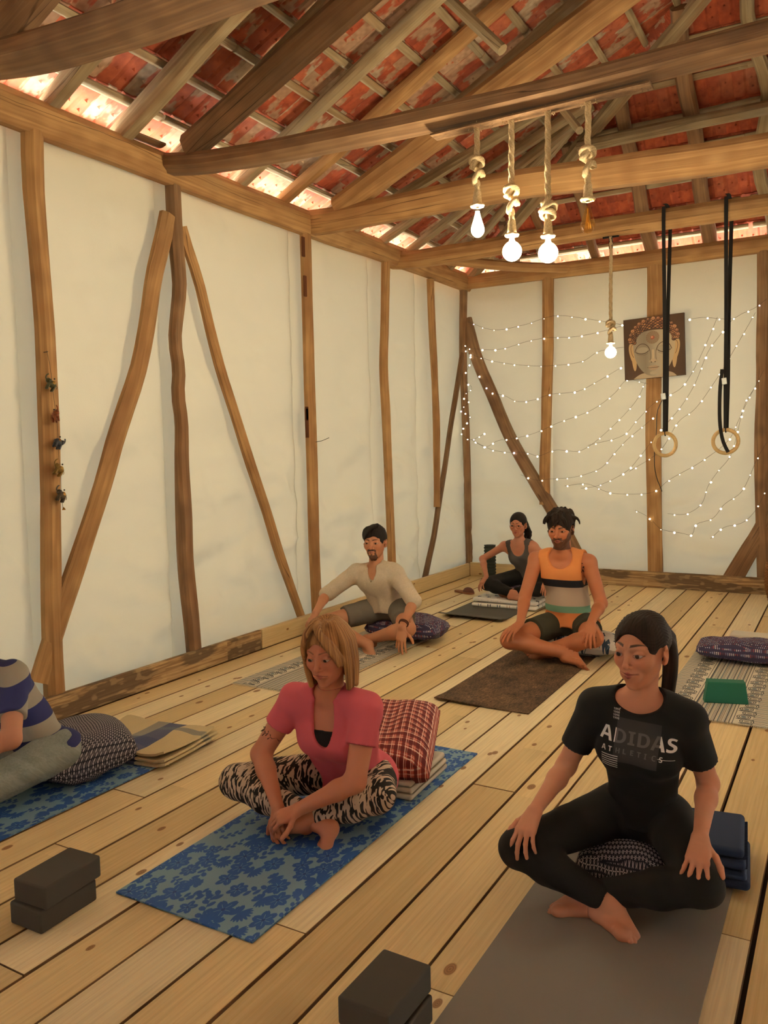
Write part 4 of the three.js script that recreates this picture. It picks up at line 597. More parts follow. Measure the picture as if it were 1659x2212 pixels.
// ---------- blankets ----------
function foldStack(n, w, l, th, m, t, seed, uv) { for (let k = 0; k < n; k++) { const g = new RoundedBoxGeometry(w - k * 0.01, th, l - k * 0.012, 3, th * 0.48), p = g.attributes.position, u = g.attributes.uv; for (let i = 0; i < p.count; i++) { const x = p.getX(i), z = p.getZ(i); u.setXY(i, (x + w / 2) * uv, (z + l / 2) * uv); p.setY(i, p.getY(i) + 0.006 * noise(x * 7 + seed, z * 7, k)); } g.computeVertexNormals(); const f = part('fold', g, m, t); f.position.set(rrS(k, seed) * 0.008, th * (k + 0.5), rrS(k + 9, seed) * 0.008); } }
const rrS = (k, s) => noise(k * 3.7 + s, s * 1.3);
function fringe(t, a, b, n, len, m, drop = 0.01) { const f = []; for (let i = 0; i < n; i++) { const p = a.clone().lerp(b, (i + 0.5) / n), d = V(b.z - a.z, 0, a.x - b.x).normalize(); f.push(tube([p, p.clone().addScaledVector(d, len * 0.5).add(V(rr(-0.006, 0.006), -drop * 0.4, 0)), p.clone().addScaledVector(d, len * rr(0.8, 1.1)).add(V(rr(-0.01, 0.01), -drop, rr(-0.008, 0.008)))], 0.0032, 5, 5)); } part('fringe', merge(f), m, t); }
const CREAM = mat({ color: '#cfc7b4', roughness: 1, bumpMap: weaveBump, bumpScale: 0.001 });
{ const t = thing('folded_blanket', 'folded cream blanket with fringe under the plaid cushion', 'blanket', [-1.80, 0.0085, -3.17]); foldStack(3, 0.36, 0.42, 0.026, CREAM, t, 2, 1); fringe(t, V(0.175, 0.03, 0.19), V(0.175, 0.03, -0.19), 30, 0.05, CREAM, 0.02); fringe(t, V(-0.05, 0.02, 0.2), V(0.16, 0.02, 0.2), 18, 0.05, CREAM, 0.012); t.rotation.y = 0.06; }
const checkTex = canvasTex(512, 512, (c, w) => { c.fillStyle = '#cdb98e'; c.fillRect(0, 0, w, w); c.fillStyle = 'rgba(64,72,112,.85)'; c.fillRect(0, w * 0.30, w, w * 0.20); c.fillStyle = 'rgba(104,110,120,.6)'; c.fillRect(0, w * 0.5, w, w * 0.13); c.fillRect(w * 0.72, 0, w * 0.12, w * 0.5); c.fillStyle = 'rgba(64,72,112,.55)'; c.fillRect(w * 0.2, w * 0.3, w * 0.24, w * 0.33); for (let i = 0; i < 5000; i++) { c.fillStyle = i % 2 ? 'rgba(255,240,200,.10)' : 'rgba(40,40,40,.08)'; c.fillRect((i * 127) % w, (i * 311) % w, 3, 1); } });
{ const CHECK = mat({ map: checkTex, roughness: 1, bumpMap: weaveBump, bumpScale: 0.001 }), WOOL = mat({ color: '#d3bd90', roughness: 1 }), t = thing('folded_blanket', 'wool blanket with blue check folded on the blue mat end', 'blanket', [-3.17, 0.0085, -2.92]);
  for (let k = 0; k < 3; k++) part('fold', sheetGeo(0.62 - k * 0.02, 0.46 - k * 0.02, 24, 20, (s, q) => 0.018 * k + 0.012 * (1 + noise(s * 4 + k, q * 4)) * (k === 2 ? 1 : 0.3) + 0.008 * Math.sin(s * 9 + q * 4) * (k === 2 ? 1 : 0.2) + 0.012 * smooth(0.9, 1, s), 0.012, (s, q) => [1 - q, s]), CHECK, t);
  fringe(t, V(0.30, 0.028, 0.22), V(0.30, 0.028, 0.06), 12, 0.07, WOOL, 0.02); fringe(t, V(0.14, 0.02, 0.23), V(0.30, 0.02, 0.23), 12, 0.07, WOOL, 0.014); t.rotation.y = 0.12; }
{ const BLUEWOOL = mat({ color: '#24324f', roughness: 1 }), t = thing('folded_blanket', 'navy fringed blanket folded behind the woman in black', 'blanket', [-0.42, 0.0085, -3.02]); foldStack(4, 0.28, 0.34, 0.034, BLUEWOOL, t, 6, 1); for (let k = 1; k < 4; k++) fringe(t, V(0.135, 0.034 * k + 0.01, 0.15), V(0.135, 0.034 * k + 0.01, -0.15), 26, 0.06, BLUEWOOL, 0.02); t.rotation.y = 0.1; }
const starTex = canvasTex(512, 512, (c, w) => { c.fillStyle = '#ece8df'; c.fillRect(0, 0, w, w); const star = (x, y, R, f) => { c.beginPath(); for (let i = 0; i < 10; i++) { const a = i * Math.PI / 5 - 1.57, r = i % 2 ? R * 0.45 : R; c.lineTo(x + Math.cos(a) * r, y + Math.sin(a) * r); } c.closePath(); c.fillStyle = f; c.fill(); }; const col = ['#23283c', '#8d93a5', '#c2a98f', '#4d6076']; for (let j = 0; j < 6; j++) for (let i = 0; i < 6; i++) star((i + 0.5 + (j % 2) * 0.4) * w / 6, (j + 0.5) * w / 6, 26, col[(i * 3 + j) % 4]); });
{ const STAR = mat({ map: starTex, roughness: 0.95 }), t = thing('folded_quilt', 'white star print quilt folded on the dark grey mat', 'quilt', [-2.83, 0.0085, -7.42]); foldStack(2, 0.66, 0.62, 0.038, STAR, t, 4, 1.7); }
{ const t = thing('folded_sheet', 'white folded sheet lying behind the purple dotted bolster', 'sheet', [-0.5, 0.006, -6.35]); foldStack(3, 0.5, 0.2, 0.045, CREAM, t, 8, 1); }
// ---------- roller, slipper, basket ----------
{ const R = 0.067, L = 0.40, pr = []; for (let i = 0; i <= 44; i++) pr.push(new THREE.Vector2(R + (i % 4 < 2 ? 0.004 : -0.003), i / 44 * L)); const p = atY(1056, 1242); const t = thing('foam_roller', 'dark ribbed foam roller standing upright in the corner', 'foam roller', [p.x + 0.13, 0.001, -8.72]); part('shell', new THREE.LatheGeometry([new THREE.Vector2(0.04, 0), ...pr, new THREE.Vector2(0.04, L)], 28), mat({ color: '#16211a', roughness: 0.8 }), t); part('core', new THREE.CylinderGeometry(0.042, 0.042, L - 0.012, 24).translate(0, L / 2, 0), mat({ color: '#4b4030', roughness: 0.8 }), t); }
{ const p = atY(1003, 1281), LE = mat({ color: '#5b3024', roughness: 0.7 }), t = thing('slipper', 'brown leather slipper lying on the floor boards', 'slipper', [p.x, 0.001, p.z]); const s = new THREE.Shape(); s.moveTo(-0.13, 0); s.bezierCurveTo(-0.13, 0.05, -0.05, 0.035, 0, 0.036); s.bezierCurveTo(0.06, 0.05, 0.13, 0.05, 0.13, 0); s.bezierCurveTo(0.13, -0.05, 0.06, -0.05, 0, -0.036); s.bezierCurveTo(-0.05, -0.035, -0.13, -0.05, -0.13, 0); part('sole', new THREE.ExtrudeGeometry(s, { depth: 0.012, bevelEnabled: true, bevelSize: 0.003, bevelThickness: 0.003 }).rotateX(-Math.PI / 2).translate(0, 0.004, 0), mat({ color: '#8a5a38', roughness: 0.8 }), t); part('upper', new THREE.SphereGeometry(1, 20, 12, 0, 6.3, 0, 1.57).scale(0.072, 0.055, 0.046).translate(0.062, 0.014, 0), LE, t); t.rotation.y = -0.35; }
{ const t = thing('wicker_basket', 'brown wicker basket at the end of the back skirting', 'basket', [-0.50, 0.001, -8.55]); const g = []; for (let i = 0; i < 26; i++) { const y = 0.012 + i * 0.0145, R = 0.15 + 0.035 * Math.sin(Math.PI * i / 30), P = []; for (let k = 0; k < 36; k++) { const a = k / 36 * 6.2832; P.push(V(Math.cos(a) * (R + (((k + i) % 2) ? 0.005 : -0.005)), y, Math.sin(a) * (R + (((k + i) % 2) ? 0.005 : -0.005)))); } g.push(tube(P, 0.0078, 72, 5, true)); } part('weave', merge(g), mat({ color: '#8a5a2e', roughness: 0.8 }), t); part('rim', new THREE.TorusGeometry(0.155, 0.014, 8, 36).rotateX(Math.PI / 2).translate(0, 0.39, 0), mat({ color: '#7a4c26', roughness: 0.8 }), t); part('base', new THREE.CylinderGeometry(0.15, 0.15, 0.01, 24).translate(0, 0.006, 0), mat({ color: '#6a4420' }), t); }
console.log('floor things done');
// ---------- people: distance fields meshed with surface nets ----------
const smin = (a, b, k) => { const h = k - Math.abs(a - b); return h > 0 ? Math.min(a, b) - h * h / (4 * k) : Math.min(a, b); };
const smax = (a, b, k) => -smin(-a, -b, k);
const cap = (a, b, ra, rb = ra) => { const dx = b.x - a.x, dy = b.y - a.y, dz = b.z - a.z, il = 1 / Math.max(dx * dx + dy * dy + dz * dz, 1e-9), ax = a.x, ay = a.y, az = a.z;
  return (x, y, z) => { const px = x - ax, py = y - ay, pz = z - az; let t = (px * dx + py * dy + pz * dz) * il; t = t < 0 ? 0 : t > 1 ? 1 : t; const qx = px - dx * t, qy = py - dy * t, qz = pz - dz * t; return Math.sqrt(qx * qx + qy * qy + qz * qz) - (ra + (rb - ra) * t); }; };
const ball = (c, r) => cap(c, c, r);
const ellip = (c, r, X, Y, Z) => { const { x: cx, y: cy, z: cz } = c;          // axes X, Y, Z with radii r
  return (x, y, z) => { const px = x - cx, py = y - cy, pz = z - cz; let a = px, b = py, d = pz; if (X) { a = px * X.x + py * X.y + pz * X.z; b = px * Y.x + py * Y.y + pz * Y.z; d = px * Z.x + py * Z.y + pz * Z.z; }
    const k0 = Math.sqrt((a / r[0]) ** 2 + (b / r[1]) ** 2 + (d / r[2]) ** 2), k1 = Math.sqrt((a / r[0] ** 2) ** 2 + (b / r[1] ** 2) ** 2 + (d / r[2] ** 2) ** 2); return k1 < 1e-9 ? -Math.min(...r) : k0 * (k0 - 1) / k1; }; };
const blend = (list, k) => (x, y, z) => { let d = 9; for (let i = 0; i < list.length; i++) d = smin(d, list[i](x, y, z), k); return d; };
const union = (...f) => (x, y, z) => { let d = 9; for (const g of f) { const e = g(x, y, z); if (e < d) d = e; } return d; };
function surface(f, lo, hi, h, skip) {
  const n = [0, 1, 2].map((i) => Math.ceil((hi[i] - lo[i]) / h) + 1), [nx, ny, nz] = n, F = new Float32Array(nx * ny * nz), B = 6, rad = B * h * 0.5 * 1.733;
  for (let k0 = 0; k0 < nz; k0 += B) for (let j0 = 0; j0 < ny; j0 += B) for (let i0 = 0; i0 < nx; i0 += B) {
    const c = f(lo[0] + (i0 + B / 2 - 0.5) * h, lo[1] + (j0 + B / 2 - 0.5) * h, lo[2] + (k0 + B / 2 - 0.5) * h), far = Math.abs(c) > rad * 1.45 + 0.006;
    for (let k = k0; k < Math.min(nz, k0 + B); k++) for (let j = j0; j < Math.min(ny, j0 + B); j++) for (let i = i0; i < Math.min(nx, i0 + B); i++) F[(k * ny + j) * nx + i] = far ? c : f(lo[0] + i * h, lo[1] + j * h, lo[2] + k * h);
  }
  const id = new Int32Array(nx * ny * nz).fill(-1), P = [], I = [], sx = 1, sy = nx, sz = nx * ny;
  const cor = [0, sx, sy, sx + sy, sz, sz + sx, sz + sy, sz + sx + sy], E = [[0, 1], [2, 3], [4, 5], [6, 7], [0, 2], [1, 3], [4, 6], [5, 7], [0, 4], [1, 5], [2, 6], [3, 7]];
  for (let k = 0; k < nz - 1; k++) for (let j = 0; j < ny - 1; j++) for (let i = 0; i < nx - 1; i++) {
    const o = (k * ny + j) * nx + i; let m = 0; for (let c = 0; c < 8; c++) if (F[o + cor[c]] < 0) m |= 1 << c; if (m === 0 || m === 255) continue;
    if (skip && skip(lo[0] + (i + 0.5) * h, lo[1] + (j + 0.5) * h, lo[2] + (k + 0.5) * h)) continue;
    let x = 0, y = 0, z = 0, q = 0; for (const [a, b] of E) { const fa = F[o + cor[a]], fb = F[o + cor[b]]; if ((fa < 0) === (fb < 0)) continue; const t = fa / (fa - fb); x += lerp(a & 1, b & 1, t); y += lerp((a >> 1) & 1, (b >> 1) & 1, t); z += lerp(a >> 2, b >> 2, t); q++; }
    id[o] = P.length / 3; P.push(lo[0] + (i + x / q) * h, lo[1] + (j + y / q) * h, lo[2] + (k + z / q) * h);
  }
  for (let k = 1; k < nz - 1; k++) for (let j = 1; j < ny - 1; j++) for (let i = 1; i < nx - 1; i++) {
    const o = (k * ny + j) * nx + i, a = F[o] < 0;
    for (const [s, u, v] of [[sx, sy, sz], [sy, sz, sx], [sz, sx, sy]]) { const b = F[o + s] < 0; if (a === b) continue; const q = [id[o - u - v], id[o - v], id[o], id[o - u]]; if (q.some((w) => w < 0)) continue; if (!a) q.reverse(); I.push(q[0], q[1], q[2], q[0], q[2], q[3]); }
  }
  const g = new THREE.BufferGeometry(); g.setAttribute('position', new THREE.Float32BufferAttribute(P, 3)); g.setIndex(I); g.computeVertexNormals(); return g;
}
const paint = (g, fn) => { const p = g.attributes.position, C = new Float32Array(p.count * 3); for (let i = 0; i < p.count; i++) { const c = fn(p.getX(i), p.getY(i), p.getZ(i)); C[i * 3] = c[0]; C[i * 3 + 1] = c[1]; C[i * 3 + 2] = c[2]; } g.setAttribute('color', new THREE.BufferAttribute(C, 3)); return g; };
const wrap = (g, fn) => { const p = g.attributes.position, U = new Float32Array(p.count * 2); for (let i = 0; i < p.count; i++) { const c = fn(p.getX(i), p.getY(i), p.getZ(i)); U[i * 2] = c[0]; U[i * 2 + 1] = c[1]; } g.setAttribute('uv', new THREE.BufferAttribute(U, 2)); return g; };
const lin = (hex) => { const c = new THREE.Color(hex); return [c.r, c.g, c.b]; };
const ik = (a, b, l1, l2, pole) => { const d = b.clone().sub(a), L = Math.min(d.length(), (l1 + l2) * 0.999), u = d.clone().normalize(), x = (l1 * l1 - l2 * l2 + L * L) / (2 * L), h = Math.sqrt(Math.max(0, l1 * l1 - x * x)), p = pole.clone().addScaledVector(u, -pole.dot(u)).normalize(); return a.clone().addScaledVector(u, x).addScaledVector(p, h); };
const boxOf = (pts, m) => { const lo = [9, 9, 9], hi = [-9, -9, -9]; for (const p of pts) ['x', 'y', 'z'].forEach((a, i) => { lo[i] = Math.min(lo[i], p[a] - m); hi[i] = Math.max(hi[i], p[a] + m); }); return [lo, hi]; };
const inBox = (b, x, y, z, m = 0) => x > b[0][0] + m && x < b[1][0] - m && y > b[0][1] + m && y < b[1][1] - m && z > b[0][2] + m && z < b[1][2] - m;
const SKINMAT = new THREE.MeshPhysicalMaterial({ vertexColors: true, roughness: 0.55, sheen: 0.15, sheenRoughness: 0.6, sheenColor: new THREE.Color('#ffb090') });
const HAIRMAT = new THREE.MeshPhysicalMaterial({ vertexColors: true, roughness: 0.62, specularIntensity: 0.5 });

// a hand: wrist, direction of the fingers, back of the hand, side the thumb is on, bends (degrees) at the three joints
function handParts(w, dir, back, thumb, o = {}) {
  const { curl = [20, 25, 18], spread = 0.1, s = 1, tc = 0.2 } = o, f = dir.clone().normalize(), u = back.clone().addScaledVector(f, -back.dot(f)).normalize(), r = V().crossVectors(f, u).multiplyScalar(thumb), L = [], pts = [w];
  const at = (a, b, c) => w.clone().addScaledVector(f, a * s).addScaledVector(r, b * s).addScaledVector(u, c * s);
  const M = [[0.083, 0.027, 0], [0.087, 0.009, 0.003], [0.083, -0.009, 0.002], [0.075, -0.025, -0.002]], len = [[0.041, 0.025, 0.02], [0.045, 0.028, 0.021], [0.041, 0.026, 0.02], [0.032, 0.02, 0.018]], rad = [0.0088, 0.0092, 0.0088, 0.0077];
  const palm = M.map((m, i) => cap(at(0.008, [0.014, 0.005, -0.005, -0.014][i], 0), at(...m), 0.0135 * s, 0.0115 * s)); palm.push(cap(at(0.02, 0.018, -0.006), at(0.055, 0.026, -0.008), 0.012 * s, 0.011 * s));
  const fingers = [];
  M.forEach((m, i) => { let p = at(...m), a = 0; const side = (1.2 - i) * spread; len[i].forEach((l, k) => { a += curl[k] * (1 + (i - 1.5) * 0.06) * Math.PI / 180; const d = f.clone().multiplyScalar(Math.cos(a)).addScaledVector(u, -Math.sin(a)).addScaledVector(r, side).normalize(), q = p.clone().addScaledVector(d, l * s); fingers.push(cap(p, q, rad[i] * s * (1 - 0.08 * k), rad[i] * s * (0.9 - 0.1 * k))); pts.push(q); p = q; }); });
  { let p = at(0.022, 0.02, -0.004); let d = f.clone().multiplyScalar(0.62).addScaledVector(r, 0.7).addScaledVector(u, -0.3).normalize(); for (const [l, a] of [[0.042, 0], [0.032, tc], [0.026, tc]]) { d = d.addScaledVector(f, a * 1.2).addScaledVector(r, -a * 0.8).addScaledVector(u, -a * 0.3).normalize(); const q = p.clone().addScaledVector(d, l * s); fingers.push(cap(p, q, 0.0112 * s, 0.0092 * s)); pts.push(q); p = q; } }
  const P = blend(palm, 0.012 * s), Fs = fingers;
  return { f: (x, y, z) => { let d = P(x, y, z); for (let i = 0; i < 5; i++) { let e = 9; const n0 = i * 3; e = smin(smin(Fs[n0](x, y, z), Fs[n0 + 1](x, y, z), 0.003), Fs[n0 + 2](x, y, z), 0.003); d = smin(d, e, 0.006); } return d; }, pts };
}
// a foot: ankle, direction of the toes, direction the top of the foot faces
function footParts(a, dir, up, s = 1, big = 1) {
  const f = dir.clone().normalize(), u = up.clone().addScaledVector(f, -up.dot(f)).normalize(), r = V().crossVectors(f, u).multiplyScalar(big), at = (x, y, z) => a.clone().addScaledVector(f, x * s).addScaledVector(r, y * s).addScaledVector(u, z * s);
  const body = blend([cap(a, at(-0.028, 0, -0.045), 0.033 * s, 0.030 * s), cap(at(-0.025, 0, -0.05), at(0.09, -0.02, -0.058), 0.026 * s, 0.021 * s), cap(a, at(0.10, 0.018, -0.045), 0.032 * s, 0.022 * s), cap(at(0.095, 0.022, -0.053), at(0.085, -0.028, -0.06), 0.02 * s, 0.016 * s)], 0.02 * s);
  const toes = [], pts = [a, at(-0.05, 0, -0.08)]; for (let i = 0; i < 5; i++) { const y = 0.028 - i * 0.0148, x = 0.112 - i * i * 0.0022, l = i ? 0.034 - i * 0.003 : 0.042, q = at(x + l, y * 1.05, -0.062), m = at(x + l * 0.4, y, -0.054); toes.push(cap(at(x - 0.012, y, -0.056), m, (i ? 0.0098 : 0.0135) * s), cap(m, q, (i ? 0.0092 : 0.0128) * s, (i ? 0.0085 : 0.012) * s)); pts.push(q); }
  return { f: (x, y, z) => { let d = body(x, y, z); for (const t of toes) d = smin(d, t(x, y, z), 0.005 * s); return d; }, pts };
}
// the head in its own frame: x to the left of the person, y up, z to the front
function headField(o) {
  const { jaw = 1, nose = 1, male = 0, lid = 0.0042, smile = 0 } = o, v = V;
  const cran = ellip(v(0, 0.03, -0.014), [0.0745, 0.087, 0.094]), face = ellip(v(0, -0.03, 0.022), [0.056 * jaw, 0.084, 0.066]), jawC = cap(v(0.040 * jaw, -0.05, 0.0), v(0.007, -0.097, 0.056), 0.023, 0.014 + 0.004 * male), chin = ball(v(0, -0.099, 0.064), 0.0145 + 0.004 * male), cheek = ball(v(0.037, -0.02, 0.058), 0.025), brow = cap(v(0.012, 0.027, 0.0815), v(0.046, 0.027, 0.064), 0.0095 + male * 0.002, 0.008), sock = ball(v(0.033, 0.004, 0.1055), 0.0205);
  const bridge = cap(v(0, 0.014, 0.085), v(0, -0.027, 0.1035 + 0.004 * male), 0.0068, 0.0098 * nose), tip = ball(v(0, -0.031, 0.105 + 0.004 * male), 0.0098 * nose), ala = ball(v(0.0112, -0.034, 0.0945), 0.0072 * nose), mound = ellip(v(0, -0.063, 0.073), [0.036, 0.024, 0.017]);
  const upL = cap(v(0, -0.0578, 0.0912), v(0.0295, -0.0615 + smile, 0.0765), 0.0046, 0.0022), loL = cap(v(0, -0.0672, 0.0895), v(0.0245, -0.0645 + smile * 0.7, 0.0785), 0.0062, 0.0028), slit = cap(v(0, -0.0618, 0.0972), v(0.031, -0.0622 + smile * 1.1, 0.0805), 0.0021, 0.0014);
  const ear = ellip(v(0.079, -0.004, -0.012), [0.0085, 0.031, 0.0185], v(0.92, 0, -0.38), v(0, 1, 0), v(0.38, 0, 0.92)), earIn = ball(v(0.0885, 0.0, -0.006), 0.0115), lobe = ball(v(0.075, -0.032, -0.004), 0.0075), lidS = ball(v(0.033, 0.003, 0.0738), 0.0168);
  const f = (x, y, z) => { const m = Math.abs(x);
    let d = smin(cran(x, y, z), face(x, y, z), 0.03); d = smin(d, jawC(m, y, z), 0.026); d = smin(d, chin(x, y, z), 0.018); d = smin(d, cheek(m, y, z), 0.03); d = smin(d, brow(m, y, z), 0.016);
    d = smax(d, -sock(m, y, z), 0.011); d = smin(d, mound(x, y, z), 0.014); d = smin(d, bridge(x, y, z), 0.009); d = smin(d, tip(x, y, z), 0.006); d = smin(d, ala(m, y, z), 0.006);
    d = smin(d, Math.max(lidS(m, y, z), lid * Math.max(0.05, 1 - ((m - 0.033) / 0.0178) ** 2) - Math.abs(y - 0.0018 + (m - 0.032) * -0.09)), 0.0045); d = smin(d, upL(m, y, z), 0.005); d = smin(d, loL(m, y, z), 0.005); d = smax(d, -slit(m, y, z), 0.0022);
    let e = smin(ear(m, y, z), lobe(m, y, z), 0.008); e = smax(e, -earIn(m, y, z), 0.006); return smin(d, e, 0.007); };
  return { f, cran, upL, loL, lidS };
}
const frameOf = (yaw, pitch, roll) => new THREE.Matrix4().makeRotationFromEuler(new THREE.Euler(-pitch, yaw, roll, 'YXZ'));

function person(cfg) {
  const { hip, neck, head, label } = cfg, base = V(hip.x, 0, hip.z), L = (p) => p.clone().sub(base);
  const t = thing('person', label, 'person', [base.x, 0, base.z]);
  const S = cfg.scale ?? 1, fat = cfg.fat ?? 1, Hp = L(hip), N = L(neck), C = L(head), hs = cfg.headScale ?? 1;
  const R = frameOf(cfg.yaw ?? 0, cfg.pitch ?? 0, cfg.roll ?? 0), RX = V(), RY = V(), RZ = V(); R.extractBasis(RX, RY, RZ);
  const sh = { R: L(cfg.shR), L: L(cfg.shL) }, el = { R: L(cfg.elR), L: L(cfg.elL) }, wr = { R: L(cfg.wrR), L: L(cfg.wrL) }, kn = { R: L(cfg.knR), L: L(cfg.knL) }, an = { R: L(cfg.anR), L: L(cfg.anL) };
  const up = N.clone().sub(Hp).normalize(), rt = sh.L.clone().sub(sh.R); rt.addScaledVector(up, -rt.dot(up)).normalize(); const fw = V().crossVectors(rt, up);
  const T = (a, b, c) => Hp.clone().lerp(N, a).addScaledVector(rt, b).addScaledVector(fw, c), male = cfg.male ?? 0, hw = cfg.hipHalf ?? 0.085, sw = sh.L.distanceTo(sh.R) / 2;
  const e3 = (c, r) => ellip(c, r, rt, up, fw);
  const torsoList = [e3(T(-0.02, 0, -0.01), [hw + 0.075 * fat, 0.10, 0.105 * fat]), e3(T(0.34, 0, 0.0), [(0.113 + 0.014 * male) * fat, 0.15, 0.085 * fat]), e3(T(0.66, 0, 0.0), [(0.128 + 0.016 * male) * fat, 0.15, 0.092 * fat]), cap(T(0.84, -sw * 0.72, -0.01), T(0.84, sw * 0.72, -0.01), 0.058 + 0.008 * male), cap(N.clone().addScaledVector(rt, -0.03), sh.R, 0.036, 0.045), cap(N.clone().addScaledVector(rt, 0.03), sh.L, 0.036, 0.045)];
  if (!male) for (const s of [-1, 1]) torsoList.push(ball(T(0.62, s * 0.066, 0.062 * fat), 0.052 * (cfg.bust ?? 1)));
  else for (const s of [-1, 1]) torsoList.push(e3(T(0.72, s * 0.062, 0.058), [0.062, 0.05, 0.034]));
  const torso = blend(torsoList, 0.045);
  const aR = cfg.armR ?? [0.047, 0.038, 0.036, 0.024], arm = {}, hand = {}, foot = {}, leg = {}, lR = cfg.legR ?? [0.085, 0.056, 0.052, 0.032];
  for (const s of ['R', 'L']) { const mid = el[s].clone().lerp(wr[s], 0.3); arm[s] = blend([cap(sh[s], el[s], aR[0], aR[1]), cap(el[s], mid, aR[1] * 0.95, aR[2]), cap(mid, wr[s], aR[2], aR[3]), ball(sh[s], aR[0] * 1.06)], 0.02);
    const h = cfg['hand' + s], hd = handParts(wr[s], h.dir, h.back, h.thumb, { s: cfg.handScale ?? 0.95, ...h }); hand[s] = hd;
    const hj = Hp.clone().addScaledVector(rt, s === 'R' ? -hw : hw), cm = kn[s].clone().lerp(an[s], 0.33); leg[s] = blend([cap(hj, kn[s], lR[0], lR[1]), cap(kn[s], cm, lR[1] * 0.93, lR[2]), cap(cm, an[s], lR[2], lR[3])], 0.03);
    const ft = cfg['foot' + s]; foot[s] = footParts(an[s], ft.dir, ft.up, cfg.footScale ?? 1, ft.big ?? 1); }
  const hf = headField(cfg.face ?? {}), hl = (f) => (x, y, z) => { const px = x - C.x, py = y - C.y, pz = z - C.z; return hs * f((px * RX.x + py * RX.y + pz * RX.z) / hs, (px * RY.x + py * RY.y + pz * RY.z) / hs, (px * RZ.x + py * RZ.y + pz * RZ.z) / hs); };
  const headW = (a, b, c) => C.clone().addScaledVector(RX, a * hs).addScaledVector(RY, b * hs).addScaledVector(RZ, c * hs);
  const nr = cfg.neckR ?? 0.049, neckF = blend([cap(N.clone().addScaledVector(fw, -0.012), headW(0, -0.055, -0.024), nr * 1.08, nr * 0.98), cap(N.clone().addScaledVector(fw, 0.022), headW(0, -0.07, 0.012), nr * 0.6, nr * 0.75)], 0.02), headF = hl(hf.f);
  const near = (f, [lo, hi]) => (x, y, z) => { const a = Math.max(lo[0] - x, x - hi[0], 0), b = Math.max(lo[1] - y, y - hi[1], 0), c = Math.max(lo[2] - z, z - hi[2], 0), q = a * a + b * b + c * c; return q > 0.0036 ? Math.sqrt(q) : f(x, y, z); };
  const hB = boxOf([C], 0.135 * hs), headN = near(headF, hB); for (const s of ['R', 'L']) { hand[s].f = near(hand[s].f, boxOf(hand[s].pts, 0.015)); foot[s].f = near(foot[s].f, boxOf(foot[s].pts, 0.035)); }
  const legs = union(leg.R, leg.L), upper = (x, y, z) => { let d = smin(torso(x, y, z), neckF(x, y, z), 0.03); d = smin(d, headN(x, y, z), 0.014); for (const s of ['R', 'L']) d = smin(d, smin(arm[s](x, y, z), hand[s].f(x, y, z), 0.012), 0.022); return d; };
  const lower = (x, y, z) => { let d = 9; for (const s of ['R', 'L']) d = Math.min(d, smin(leg[s](x, y, z), foot[s].f(x, y, z), 0.02)); return smin(d, torso(x, y, z), 0.03); };
  const bodyF = (x, y, z) => Math.min(upper(x, y, z), lower(x, y, z));
  const fine = cfg.fine ?? 1, boxes = [[boxOf([C], 0.15 * hs), 0.0026 / fine], [boxOf(hand.R.pts, 0.022), 0.003 / fine], [boxOf(hand.L.pts, 0.022), 0.003 / fine], [boxOf(foot.R.pts, 0.03), 0.004 / fine], [boxOf(foot.L.pts, 0.03), 0.004 / fine]];
  const all = boxOf([Hp, N, C, sh.R, sh.L, el.R, el.L, wr.R, wr.L, kn.R, kn.L, an.R, an.L], 0.14), geos = [];
  boxes.forEach(([b, h], i) => geos.push(surface(bodyF, b[0], b[1], h, (x, y, z) => boxes.slice(0, i).some(([q, hh]) => inBox(q, x, y, z, hh * 2)))));
  geos.push(surface(bodyF, all[0], all[1], 0.0085 / fine, (x, y, z) => boxes.some(([q, hh]) => inBox(q, x, y, z, hh * 2.2))));
  const skin = lin(cfg.skin), lips = lin(cfg.lips ?? '#a4574a'), browC = lin(cfg.brow ?? '#3a251a'), beardC = lin(cfg.beardColor ?? '#2a1c14'), red = [skin[0] * 1.02, skin[1] * 0.82, skin[2] * 0.78];
  const inHead = (x, y, z) => { const px = x - C.x, py = y - C.y, pz = z - C.z; return [(px * RX.x + py * RX.y + pz * RX.z) / hs, (px * RY.x + py * RY.y + pz * RY.z) / hs, (px * RZ.x + py * RZ.y + pz * RZ.z) / hs]; };
  const body = mergeGeometries(geos); { const p = body.attributes.position, n = body.attributes.normal, e = 0.0012; for (let i = 0; i < p.count; i++) { const x = p.getX(i), y = p.getY(i), z = p.getZ(i), a = bodyF(x + e, y - e, z - e), b = bodyF(x - e, y - e, z + e), c = bodyF(x - e, y + e, z - e), d = bodyF(x + e, y + e, z + e), nx = a - b - c + d, ny = -a - b + c + d, nz = -a + b - c + d, l = Math.hypot(nx, ny, nz) || 1; n.setXYZ(i, nx / l, ny / l, nz / l); } }
